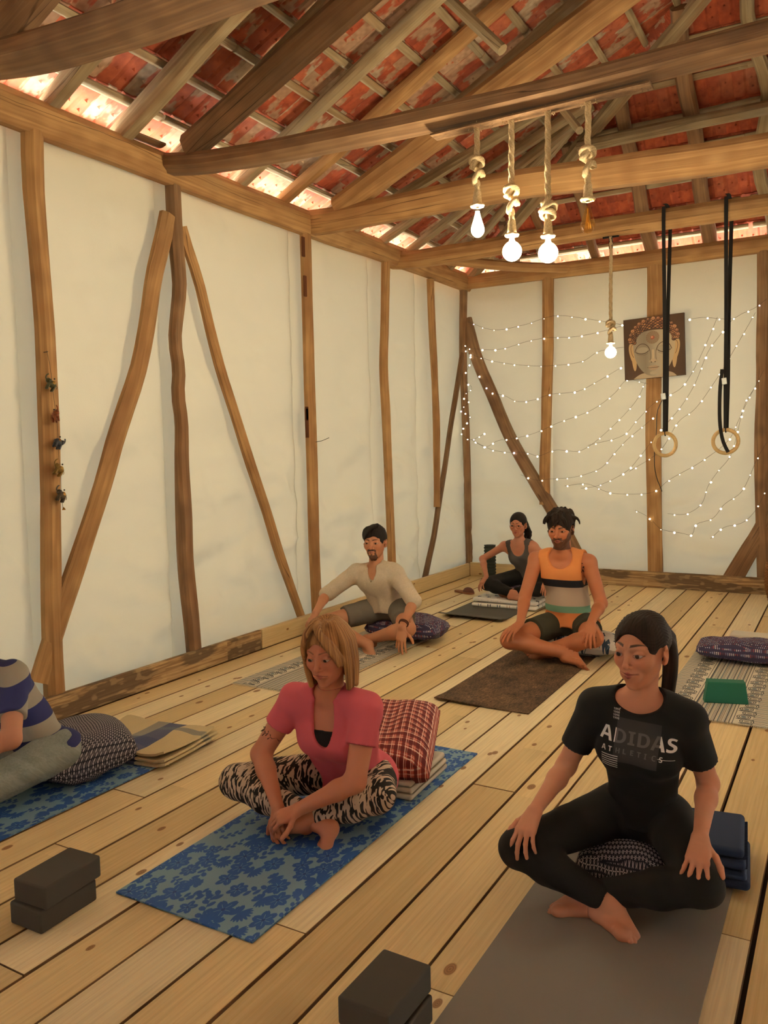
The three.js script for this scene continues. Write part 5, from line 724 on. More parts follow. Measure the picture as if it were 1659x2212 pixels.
  paint(body, (x, y, z) => {
    let c = mixc(skin, red, 0.35 + 0.35 * noise(x * 22, y * 22, z * 22)); const [a, b, d] = inHead(x, y, z);
    if (Math.abs(a) < 0.1 && b < 0.13 && b > -0.13 && d > -0.02) { const m = Math.abs(a);
      c = mixc(c, red, 0.6 * Math.exp(-((m - 0.04) ** 2 + (b + 0.025) ** 2) / 0.0006)); c = mixc(c, red, 0.5 * Math.exp(-(m * m + (b + 0.03) ** 2) / 0.00025));
      const ld = Math.min(hf.upL(m, b, d), hf.loL(m, b, d)); if (d > 0.07) c = mixc(c, lips, smooth(0.0022, 0.0002, ld));
      const by = 0.0290 + 0.0042 * Math.sin(clamp((m - 0.012) / 0.042, 0, 1) * 2.6) + (cfg.browLift ?? 0), bw = 0.0030 * (cfg.browThick ?? 1) * smooth(0.058, 0.02, m); if (m > 0.011 && m < 0.057 && d > 0.04) c = mixc(c, browC, 0.92 * smooth(bw + 0.0014, bw - 0.0006, Math.abs(b - by)));
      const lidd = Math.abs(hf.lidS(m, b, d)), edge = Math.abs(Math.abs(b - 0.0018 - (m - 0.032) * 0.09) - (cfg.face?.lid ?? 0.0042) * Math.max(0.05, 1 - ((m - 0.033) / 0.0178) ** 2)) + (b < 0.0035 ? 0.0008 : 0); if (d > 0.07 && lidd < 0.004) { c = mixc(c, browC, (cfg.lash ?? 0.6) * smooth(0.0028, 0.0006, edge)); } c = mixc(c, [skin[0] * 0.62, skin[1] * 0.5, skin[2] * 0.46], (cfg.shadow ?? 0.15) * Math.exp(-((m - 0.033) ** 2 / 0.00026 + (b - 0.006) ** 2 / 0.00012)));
      if (cfg.beard) c = mixc(c, beardC, cfg.beard(m, b, d, a) * smooth(0.0012, 0.003, ld)); }
    if (cfg.tattoo) c = cfg.tattoo(x, y, z, c); return c; });
  const bm = part('body', body, SKINMAT, t);
  // eyes
  const gaze = cfg.gaze ?? [0, 0];
  for (const s of [-1, 1]) { const c = headW(s * 0.033, 0.003, 0.0738), eye = part('eye', new THREE.SphereGeometry(0.0154 * hs, 18, 14), EYEWHITE, t); eye.position.copy(c); eye.rotation.setFromRotationMatrix(R.clone().multiply(frameOf(gaze[0], gaze[1], 0)));
    part('iris', new THREE.SphereGeometry(0.01555 * hs, 16, 6, 0, 6.2832, 0, 0.50).rotateX(Math.PI / 2), cfg.iris ?? IRIS, eye); part('pupil', new THREE.SphereGeometry(0.01565 * hs, 12, 4, 0, 6.2832, 0, 0.2).rotateX(Math.PI / 2), BLACK, eye); }
  const api = { t, base, L, Hp, N, C, up, rt, fw, T, sh, el, wr, kn, an, torso, arm, leg, hand, foot, legs, upper, headW, hs, hw, all, hl, cap, fine, head: hf,
    cloth(name, f, m, uv, h = 0.007, lbl, skipUv) { const g = surface(f, all[0], all[1], h / fine); if (uv) wrap(g, uv); return part(name, g, m, t, lbl); },
    hair(f, colour, h = 0.0028, box = [0.16, 0.2, 0.17], lbl) { const c = C, b = [[c.x - box[0], c.y - box[1], c.z - box[2]], [c.x + box[0], c.y + 0.16, c.z + box[2]]], F = hl(f), g = surface(F, b[0], b[1], h / fine); paint(g, (x, y, z) => colour(...inHead(x, y, z))); return part('hair', g, HAIRMAT, t, lbl); },
    armCut: (s, k) => { const p = sh[s].clone().lerp(el[s], k), d = el[s].clone().sub(sh[s]).normalize(); return (x, y, z) => (x - p.x) * d.x + (y - p.y) * d.y + (z - p.z) * d.z; },
    legCut: (s, a, b, k) => { const p = a.clone().lerp(b, k), d = b.clone().sub(a).normalize(); return (x, y, z) => (x - p.x) * d.x + (y - p.y) * d.y + (z - p.z) * d.z; } };
  return api;
}
const EYEWHITE = mat({ color: '#a89a90', roughness: 0.25 }), IRIS = mat({ color: '#3b2415', roughness: 0.2 }), HAZEL = mat({ color: '#56402a', roughness: 0.2 });
const fold = (x, y, z, a, f, s = 0) => a * (fbm(x * f + s, y * f * 1.6, z * f, 2) + 0.6 * (1 - 2 * Math.abs(noise(x * f * 1.4 + y * f * 0.9 + s, y * f * 1.3 - x * f * 0.4, z * f * 1.2))));
const hairTone = (a, b, amt = 1, fr = 90) => (x, y, z) => mixc(a, b, clamp(0.5 + amt * (0.6 * noise(Math.atan2(x, -z - 0.02) * fr * 0.32, y * 9, 2) + 0.3 * noise(Math.atan2(x, -z - 0.02) * 9, y * 4, 5)), 0, 1));
const scalp = ellip(V(0, 0.034, -0.017), [0.0835, 0.0945, 0.103]);
const lock = (pts, r0, r1) => { const c = new THREE.CatmullRomCurve3(pts.map((p) => V(...p))), n = 7, L = []; for (let i = 0; i < n; i++) L.push(cap(c.getPoint(i / n), c.getPoint((i + 1) / n), lerp(r0, r1, i / n), lerp(r0, r1, (i + 1) / n))); return union(...L); };
// ---------- the six people ----------
const pitchOf = (a, b) => b.clone().sub(a);
// woman in black
{
  const hip = V(-0.60, 0.245, -2.79), neck = atZ(1383, 1512, -2.69), wrR = atY(1156, 1750, 0.325), wrL = atY(1513, 1806, 0.315), shR = neck.clone().add(V(-0.148, -0.04, 0.005)), shL = neck.clone().add(V(0.148, -0.045, -0.005));
  const knR = atY(1122, 1832, 0.20), knL = atY(1516, 1912, 0.185);
  const P = person({ label: 'seated woman in black T-shirt and leggings with dark ponytail', hip, neck, head: atZ(1386, 1405, -2.665), yaw: -0.30, pitch: -0.03, roll: 0.03, headScale: 1.0, shR, shL, fine: 1.15,
    elR: ik(shR, wrR, 0.255, 0.225, V(-0.12, -0.3, -1)), elL: ik(shL, wrL, 0.255, 0.225, V(0.1, -0.2, -1)), wrR, wrL, knR, knL, anR: atY(1322, 1953, 0.062), anL: atY(1262, 1932, 0.052),
    handR: { dir: V(-0.12, -0.55, 0.8), back: V(-0.1, 0.8, 0.55), thumb: 1, curl: [18, 26, 18], spread: 0.14 }, handL: { dir: V(0.0, -0.62, 0.78), back: V(0.05, 0.78, 0.6), thumb: -1, curl: [14, 20, 16], spread: 0.16 },
    footR: { dir: V(0.82, -0.12, 0.36), up: V(0.1, 0.75, -0.6), big: -1 }, footL: { dir: V(-0.85, -0.1, 0.25), up: V(0, 0.7, -0.65), big: 1 }, footScale: 0.98,
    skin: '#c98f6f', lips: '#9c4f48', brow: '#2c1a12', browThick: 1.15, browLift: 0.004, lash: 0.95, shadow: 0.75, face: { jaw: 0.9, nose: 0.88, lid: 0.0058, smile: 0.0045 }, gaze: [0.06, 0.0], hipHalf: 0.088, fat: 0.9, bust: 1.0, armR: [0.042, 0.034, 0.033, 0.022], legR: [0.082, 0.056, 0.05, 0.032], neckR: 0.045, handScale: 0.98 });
  const { torso, sh, el, N, Hp, fw, up, leg, T, kn, an } = P, cR = P.armCut('R', 0.66), cL = P.armCut('L', 0.66), slR = cap(sh.R, el.R, 0.056, 0.053), slL = cap(sh.L, el.L, 0.056, 0.053), nk = ellip(N.clone().addScaledVector(fw, 0.045).addScaledVector(up, 0.035), [0.082, 0.055, 0.10], P.rt, up, fw);
  const logo = canvasTex(1024, 1024, (c, w) => {
    c.fillStyle = '#0a0a0b'; c.fillRect(0, 0, w, w); c.save(); c.translate(512, 512); c.rotate(0.09);
    const bold = (s, x, y, sz, col) => { c.font = `bold ${sz}px sans-serif`; c.fillStyle = col; c.textAlign = 'left'; c.fillText(s, x, y); };
    const W0 = -372; c.font = 'bold 190px sans-serif'; const adv = c.measureText('ADIDAS').width, sc = 744 / adv; c.save(); c.translate(W0, 60); c.scale(sc, 1.0); bold('ADIDAS', 0, 0, 190, '#e4e2de'); c.restore();
    const tr = 'ATHLETICS'; c.font = 'bold 72px sans-serif'; for (let i = 0; i < tr.length; i++) bold(tr[i], W0 + 40 + i * 69, 156, 72, '#cfcdca'); c.fillStyle = '#cfcdca'; c.fillRect(130, 128, 230, 5);
    c.beginPath(); c.rect(-210, -190, 420, 440); c.fillStyle = 'rgba(52,50,50,.93)'; c.fill(); c.save(); c.clip(); c.save(); c.translate(W0, 60); c.scale(sc, 1.0); bold('ADIDAS', 0, 0, 190, '#5b5857'); c.restore(); for (let i = 0; i < tr.length; i++) bold(tr[i], W0 + 40 + i * 69, 156, 72, '#5b5857'); c.restore();
    for (let i = 0; i < 6; i++) { c.fillStyle = '#d8d6d2'; c.fillRect(W0 + 45, 190 + i * 25, 165, 9); }
    for (let i = 0; i < 4; i++) bold('1998', -260, -252 + i * 30, 30, '#b8b6b2'); c.restore(); });
  const c0 = T(0.60, 0, 0), SHIRT = mat({ map: logo, roughness: 0.92 }); logo.wrapS = logo.wrapT = THREE.ClampToEdgeWrapping;
  P.cloth('t_shirt', (x, y, z) => { let d = torso(x, y, z) - 0.017 + fold(x, y, z, 0.007, 8); d = smin(d, smin(Math.max(slR(x, y, z), cR(x, y, z)), Math.max(slL(x, y, z), cL(x, y, z)), 0.01), 0.02); d = Math.max(d, (Hp.y - 0.015) - y); return smax(d, -nk(x, y, z), 0.004); }, SHIRT, (x, y, z) => [0.5 + (x - c0.x - 0.012) / 0.34, 0.5 + (y - c0.y - 0.062) / 0.34], 0.006, 'black T-shirt with white lettering');
  const cut = ['R', 'L'].map((s) => P.legCut(s, kn[s], an[s], 0.9));
  P.cloth('leggings', (x, y, z) => { let d = Math.min(Math.max(leg.R(x, y, z) - 0.008, cut[0](x, y, z)), Math.max(leg.L(x, y, z) - 0.008, cut[1](x, y, z))); d = smin(d, Math.max(torso(x, y, z) - 0.008, y - (Hp.y + 0.09)), 0.03); return d + fold(x, y, z, 0.003, 11, 3); }, BLACK, null, 0.007, 'black leggings');
  // swept back hair and ponytail
  const tail = lock([[0.0, 0.045, -0.115], [0.012, 0.02, -0.145], [0.02, -0.05, -0.15], [0.022, -0.12, -0.13], [0.02, -0.19, -0.11]], 0.03, 0.02), tail2 = lock([[0.01, 0.03, -0.12], [0.035, -0.02, -0.135], [0.042, -0.1, -0.125], [0.04, -0.17, -0.11]], 0.022, 0.01), faceCut = ellip(V(0, -0.042, 0.088), [0.074, 0.112, 0.078]), earCut = ellip(V(0.083, -0.02, 0.006), [0.03, 0.042, 0.028]);
  P.hair((x, y, z) => { const a = Math.atan2(x, y - 0.045); let d = scalp(x, y, z) + 0.0012 * Math.sin(a * 46 + 6 * noise(x * 26, z * 26)) + 0.0012 * noise(x * 150, y * 60, z * 40) + 0.006 * noise(x * 17, y * 17, z * 17); d = Math.max(d, -(y + 0.045 + 0.3 * z) ); d = smax(d, -faceCut(x, y, z), 0.008); d = smax(d, -earCut(Math.abs(x), y, z), 0.006); d = smin(d, tail(x, y, z) + 0.0015 * Math.sin(x * 500), 0.02); return smin(d, tail2(x, y, z), 0.01); }, hairTone(lin('#2a1a12'), lin('#150c08'), 0.8), 0.003, [0.19, 0.22, 0.19], 'dark brown hair tied back');
  part('waist_label', boxGeo(0.012, 0.016, 0.002), mat({ color: '#d8d6d2' }), P.t).position.copy(P.L(atZ(1462, 1788, -2.67)));
}
// woman in the pink top
{
  const hip = V(-1.83, 0.135, -2.84), neck = atZ(712, 1502, -2.64), wrR = atY(600, 1742, 0.13), wrL = atY(645, 1748, 0.15), shR = neck.clone().add(V(-0.165, -0.035, 0.015)), shL = neck.clone().add(V(0.165, -0.04, -0.015));
  const P = person({ label: 'seated blond woman in pink top and striped leggings', hip, neck, head: atZ(708, 1410, -2.585), yaw: 0.12, pitch: -0.14, roll: 0.04, headScale: 1.0, shR, shL, fine: 1.1,
    elR: ik(shR, wrR, 0.275, 0.245, V(-0.8, 0, -0.2)), elL: ik(shL, wrL, 0.275, 0.245, V(0.9, 0, -0.3)), wrR, wrL, knR: atY(512, 1688, 0.165), knL: atY(815, 1718, 0.15), anR: atY(712, 1790, 0.06), anL: atY(640, 1778, 0.075),
    handR: { dir: V(0.25, -0.75, 0.5), back: V(-0.2, 0.4, 0.9), thumb: 1, curl: [25, 25, 15], spread: 0.05, tc: 0.1 }, handL: { dir: V(-0.75, -0.35, 0.45), back: V(-0.1, 0.75, 0.6), thumb: -1, curl: [30, 35, 20], spread: 0.06 },
    footR: { dir: V(0.15, -0.45, 0.85), up: V(0.3, 0.8, 0.4), big: -1 }, footL: { dir: V(-0.95, -0.05, 0.12), up: V(0, 0.6, 0.75), big: 1 }, footScale: 0.92,
    skin: '#c2805f', lips: '#a85a48', brow: '#7a5236', browThick: 0.7, lash: 0.75, shadow: 0.25, face: { jaw: 1.0, nose: 0.98, lid: 0.0050, smile: 0.001 }, gaze: [-0.1, -0.2], hipHalf: 0.1, fat: 1.2, bust: 1.18, armR: [0.051, 0.042, 0.039, 0.026], legR: [0.088, 0.062, 0.056, 0.034], neckR: 0.048,
    tattoo: null });
  const { torso, sh, el, N, Hp, fw, up, leg, T, kn, an } = P, cR = P.armCut('R', 0.48), cL = P.armCut('L', 0.5), slR = cap(sh.R, el.R, 0.06, 0.06), slL = cap(sh.L, el.L, 0.06, 0.06), nk = ellip(N.clone().addScaledVector(fw, 0.085).addScaledVector(up, -0.035), [0.050, 0.135, 0.12], P.rt, up, fw), back = ellip(N.clone().addScaledVector(up, 0.035), [0.06, 0.05, 0.07], P.rt, up, fw);
  const PINK = mat({ color: '#cc5b66', roughness: 0.95 });
  P.cloth('top', (x, y, z) => { let d = torso(x, y, z) - 0.02 + fold(x, y * 0.7, z, 0.011, 7, 2); d = smin(d, smin(Math.max(slR(x, y, z), cR(x, y, z)), Math.max(slL(x, y, z), cL(x, y, z)), 0.01), 0.025); d = Math.max(d, (Hp.y - 0.035) - y); d = smax(d, -nk(x, y, z), 0.004); return smax(d, -back(x, y, z), 0.004); }, PINK, null, 0.0065, 'pink V-neck top');
  part('undershirt', surface((x, y, z) => Math.max(torso(x, y, z) - 0.004, y - (N.y - 0.13)), [P.T(0.5, 0, 0).x - 0.13, N.y - 0.22, N.z - 0.05], [P.T(0.5, 0, 0).x + 0.13, N.y - 0.1, N.z + 0.2], 0.006), BLACK, P.t, 'black undershirt edge');
  const zebra = dataTex(1024, 1024, (u, v) => { const n = noise(u * 105 + 1.6 * noise(u * 8, v * 12), v * 19 + 1.2 * noise(u * 14, v * 6)), q = noise(u * 150, v * 30); const b = smooth(-0.06, 0.08, n + 0.4 * q); return mixc([24, 20, 18], [198, 176, 154], b); });
  const cut = ['R', 'L'].map((s) => P.legCut(s, kn[s], an[s], 0.8)), ZEBRA = mat({ map: zebra, roughness: 0.95 });
  P.cloth('leggings', (x, y, z) => { let d = Math.min(Math.max(leg.R(x, y, z) - 0.009, cut[0](x, y, z)), Math.max(leg.L(x, y, z) - 0.009, cut[1](x, y, z))); d = smin(d, Math.max(torso(x, y, z) - 0.008, y - (Hp.y + 0.07)), 0.03); return d + fold(x, y, z, 0.004, 10, 5); }, ZEBRA, (x, y, z) => [x / 0.5 + 0.15 * y, (y - z * 0.8) / 0.5], 0.0065, 'black and cream streaked leggings');
  const faceCut = ellip(V(-0.008, -0.045, 0.10), [0.062, 0.112, 0.085]), locks = []; for (let i = 0; i < 26; i++) { const a = lerp(-2.55, 2.55, i / 25), s = Math.sin(a), c = Math.cos(a); if (c < 0.95 && Math.abs(a) > 2.1) { /* gap for the face */ } const back = a; if (Math.abs(a) > 2.0) continue; const X = s * 0.085, Z = -0.017 - c * 0.103; const len = 0.135 + 0.012 * noise(i * 2.1); locks.push(lock([[X * 0.5, 0.118, Z * 0.5], [X * 1.0, 0.06, Z * 0.98], [X * 1.12, -0.02, Z * 1.03], [X * 1.12, -0.08, Z * 0.98], [X * 1.05, -len, Z * 0.92]], 0.02, 0.011)); }
  for (const [x0, x1, z] of [[-0.02, 0.074, 0.066], [-0.02, 0.080, 0.05], [-0.02, 0.066, 0.076], [-0.025, -0.07, 0.07], [-0.025, -0.078, 0.055]]) locks.push(lock([[x0, 0.128, 0.02], [lerp(x0, x1, 0.3), 0.11, 0.07], [lerp(x0, x1, 0.75), 0.06, z + 0.012], [x1, 0.015, z], [x1 * 1.08, -0.03, z - 0.02]], 0.014, 0.006));
  const all = blend(locks, 0.006); const tone = hairTone(lin('#b98a55'), lin('#6b4528'), 0.9, 110);
  P.hair((x, y, z) => { let d = Math.max(scalp(x, y, z), -(y + 0.06)); d = smax(d, -faceCut(x, y, z), 0.006); return smin(d, all(x, y, z), 0.008); }, tone, 0.0029, [0.17, 0.2, 0.17], 'blond shoulder-length bob');
  // leaf band tattoo on the upper arm
  { const g = [], A = sh.R, B = el.R, d = B.clone().sub(A).normalize(), c = A.clone().lerp(B, 0.62), r = 0.0435, n1 = V(0, 0, 1).addScaledVector(d, -d.z).normalize(), n2 = V().crossVectors(d, n1), pts = []; for (let i = 0; i <= 16; i++) { const a = -1.5 + i * 0.17; pts.push(c.clone().addScaledVector(n1, Math.cos(a) * r).addScaledVector(n2, Math.sin(a) * r).addScaledVector(d, 0.006 * Math.sin(i * 1.3))); } g.push(tube(pts, 0.0022, 30, 5)); for (let i = 1; i < 16; i += 2) for (const s of [-1, 1]) g.push(tube([pts[i], pts[i].clone().addScaledVector(d, s * 0.012).add(V(-0.006, 0, 0.004))], 0.0018, 3, 4)); part('tattoo', merge(g), mat({ color: '#3b2c28', roughness: 0.8 }), P.t, 'dark leaf band tattoo'); }
}
// man in the cream shirt
{
  const hip = V(-3.17, 0.275, -5.52), neck = atZ(812, 1229, -5.42), wrR = V(-3.53, 0.30, -5.02), wrL = atZ(868, 1355, -5.10), shR = neck.clone().add(V(-0.175, -0.04, 0.01)), shL = neck.clone().add(V(0.178, -0.045, -0.01));
  const P = person({ label: 'seated man in loose cream shirt and grey shorts', hip, neck, head: atZ(810, 1171, -5.395), yaw: 0.22, pitch: -0.02, headScale: 1.09, male: 1, shR, shL, fine: 0.8,
    elR: ik(shR, wrR, 0.295, 0.265, V(-0.7, -0.1, -0.4)), elL: ik(shL, wrL, 0.295, 0.265, V(0.9, -0.1, -0.3)), wrR, wrL, knR: V(-3.52, 0.20, -5.14), knL: V(-2.83, 0.20, -5.20), anR: atY(795, 1393, 0.065), anL: V(-3.2, 0.075, -5.22),
    handR: { dir: V(-0.1, -0.75, 0.6), back: V(-0.2, 0.6, 0.8), thumb: 1, curl: [20, 25, 18] }, handL: { dir: V(0, -0.97, 0.2), back: V(0.1, 0.2, 0.95), thumb: -1, curl: [8, 12, 10], spread: 0.1 },
    footR: { dir: V(0.65, -0.35, 0.6), up: V(0.2, 0.8, 0.2), big: -1 }, footL: { dir: V(-0.9, -0.1, 0.1), up: V(0, 0.6, 0.6), big: 1 },
    skin: '#bf8a66', brow: '#2a1c14', browThick: 1.2, browLift: -0.005, lash: 0.5, shadow: 0.4, face: { male: 1, jaw: 1.0, nose: 1.05, lid: 0.0044 }, lips: '#a0644f', gaze: [-0.05, 0], hipHalf: 0.09, fat: 0.95, armR: [0.05, 0.04, 0.037, 0.027], legR: [0.085, 0.06, 0.054, 0.036], neckR: 0.056, handScale: 1.1, footScale: 1.08,
    beard: (m, b, d) => { const mo = smooth(0.004, 0.001, Math.abs(b + 0.0475) - 0.0035) * smooth(0.03, 0.024, m), side = smooth(0.004, 0.001, Math.abs(m - 0.027) - 0.003) * (b < -0.045 && b > -0.09 ? 1 : 0), ch = b < -0.084 && m < 0.034 ? 1 : 0, soul = m < 0.006 && b < -0.072 && b > -0.086 ? 0.9 : 0; return d > 0.035 ? 0.9 * Math.max(mo, side, ch, soul) : 0; }, beardColor: '#2e1a10' });
  const { torso, sh, el, wr, N, Hp, fw, up, leg, kn, an } = P, cR = P.armCut('R', 0.98), cL = P.armCut('L', 0.98), slR = cap(sh.R, el.R, 0.072, 0.062), slL = cap(sh.L, el.L, 0.072, 0.062), cuR = cap(sh.R.clone().lerp(el.R, 0.93), sh.R.clone().lerp(el.R, 0.99), 0.064), cuL = cap(sh.L.clone().lerp(el.L, 0.93), sh.L.clone().lerp(el.L, 0.99), 0.064);
  const nk = ellip(N.clone().addScaledVector(fw, 0.075).addScaledVector(up, 0.012), [0.042, 0.07, 0.09], P.rt, up, fw), nkb = ball(N.clone().addScaledVector(up, 0.075), 0.07), col = cap(N.clone().addScaledVector(up, 0.01).addScaledVector(fw, -0.01), N.clone().addScaledVector(up, 0.03).addScaledVector(fw, -0.012), 0.07);
  const linen = dataTex(512, 512, (u, v) => { const g = 6 * noise(u * 200, v * 40) + 5 * noise(u * 40, v * 200); return [204 + g, 190 + g, 165 + g]; });
  const LINEN = mat({ map: linen, roughness: 1, bumpMap: weaveBump, bumpScale: 0.0006 });
  P.cloth('shirt', (x, y, z) => { let d = torso(x, y, z) - 0.028 - 0.015 * smooth(Hp.y + 0.22, Hp.y, y) + fold(x, y * 0.4, z, 0.012, 8, 4) + 0.005 * (1 - 2 * Math.abs(noise(x * 26 + 3, y * 4, z * 20))); d = smin(d, col(x, y, z), 0.02); d = smin(d, smin(Math.min(Math.max(slR(x, y, z), cR(x, y, z)), cuR(x, y, z)), Math.min(Math.max(slL(x, y, z), cL(x, y, z)), cuL(x, y, z)), 0.01) + fold(x, y, z, 0.006, 11, 9), 0.03); d = Math.max(d, (Hp.y - 0.03 + 0.012 * noise(x * 9, z * 9)) - y); d = smax(d, -nk(x, y, z), 0.005); return smax(d, -nkb(x, y, z), 0.004); }, LINEN, (x, y) => [x * 3, y * 3], 0.0085, 'loose cream collarless shirt');
  for (let i = 0; i < 5; i++) { const p = P.T(0.82 - i * 0.17, 0.0, 0.09); let z = 0; for (z = 0.25; z > 0 && torso(p.x, p.y, p.z - P.T(0.5, 0, 0).z * 0 + z - 0.09) - 0.028 > 0; z -= 0.004); part('button', new THREE.CylinderGeometry(0.006, 0.006, 0.004, 10).rotateX(Math.PI / 2), mat({ color: '#8a7a60' }), P.t).position.set(p.x, p.y, p.z + z - 0.09 + 0.004); }
  const SHORTS = mat({ color: '#6d675c', roughness: 0.95 }), ct = ['R', 'L'].map((s) => P.legCut(s, Hp.clone().addScaledVector(P.rt, s === 'R' ? -0.09 : 0.09), kn[s], 0.66)), th = ['R', 'L'].map((s) => cap(Hp.clone().addScaledVector(P.rt, s === 'R' ? -0.09 : 0.09), kn[s], 0.10, 0.088));
  P.cloth('shorts', (x, y, z) => { let d = smin(Math.max(th[0](x, y, z), ct[0](x, y, z)), Math.max(th[1](x, y, z), ct[1](x, y, z)), 0.02); d = smin(d, Math.max(torso(x, y, z) - 0.012, y - (Hp.y + 0.06)), 0.03); return d + fold(x, y, z, 0.006, 10, 5); }, SHORTS, null, 0.0085, 'grey cotton shorts');
  const fc = ellip(V(0.018, -0.05, 0.10), [0.06, 0.105, 0.085]), side = ellip(V(0.085, -0.035, 0.008), [0.03, 0.055, 0.032]), fr = blend([0, 1, 2, 3, 4].map((i) => lock([[0.03, 0.125, 0.03], [0.0 - i * 0.012, 0.105, 0.08 - i * 0.004], [-0.03 - i * 0.01, 0.065, 0.085 - i * 0.008], [-0.055 - i * 0.006, 0.03, 0.07 - i * 0.012]], 0.011, 0.006)), 0.008);
  P.hair((x, y, z) => { let d = scalp(x, y, z) + 0.0 + 0.004 * noise(x * 30, y * 30, z * 30) + 0.0012 * Math.sin(Math.atan2(x - 0.03, z + 0.02) * 40 + 5 * noise(x * 30, z * 30)); d = Math.max(d, -(y + 0.05)); d = smax(d, -fc(x, y, z), 0.006); d = smax(d, -side(Math.abs(x), y, z), 0.005); return smin(d, fr(x, y, z), 0.01); }, hairTone(lin('#1e1510'), lin('#0e0906'), 0.7), 0.0032, [0.14, 0.16, 0.14], 'short dark hair with side-swept fringe');
  const br = []; for (const k of [0.82, 0.87]) { const c = el.L.clone().lerp(wr.L, k), d = wr.L.clone().sub(el.L).normalize(), n1 = V(1, 0, 0).addScaledVector(d, -d.x).normalize(), n2 = V().crossVectors(d, n1); br.push(tube([...Array(10)].map((_, i) => c.clone().addScaledVector(n1, Math.cos(i * 0.628) * 0.034).addScaledVector(n2, Math.sin(i * 0.628) * 0.034)), 0.005, 24, 6, true)); } part('bracelet', merge(br), mat({ color: '#5a2f1e', roughness: 0.5 }), P.t, 'brown bead bracelets');
}
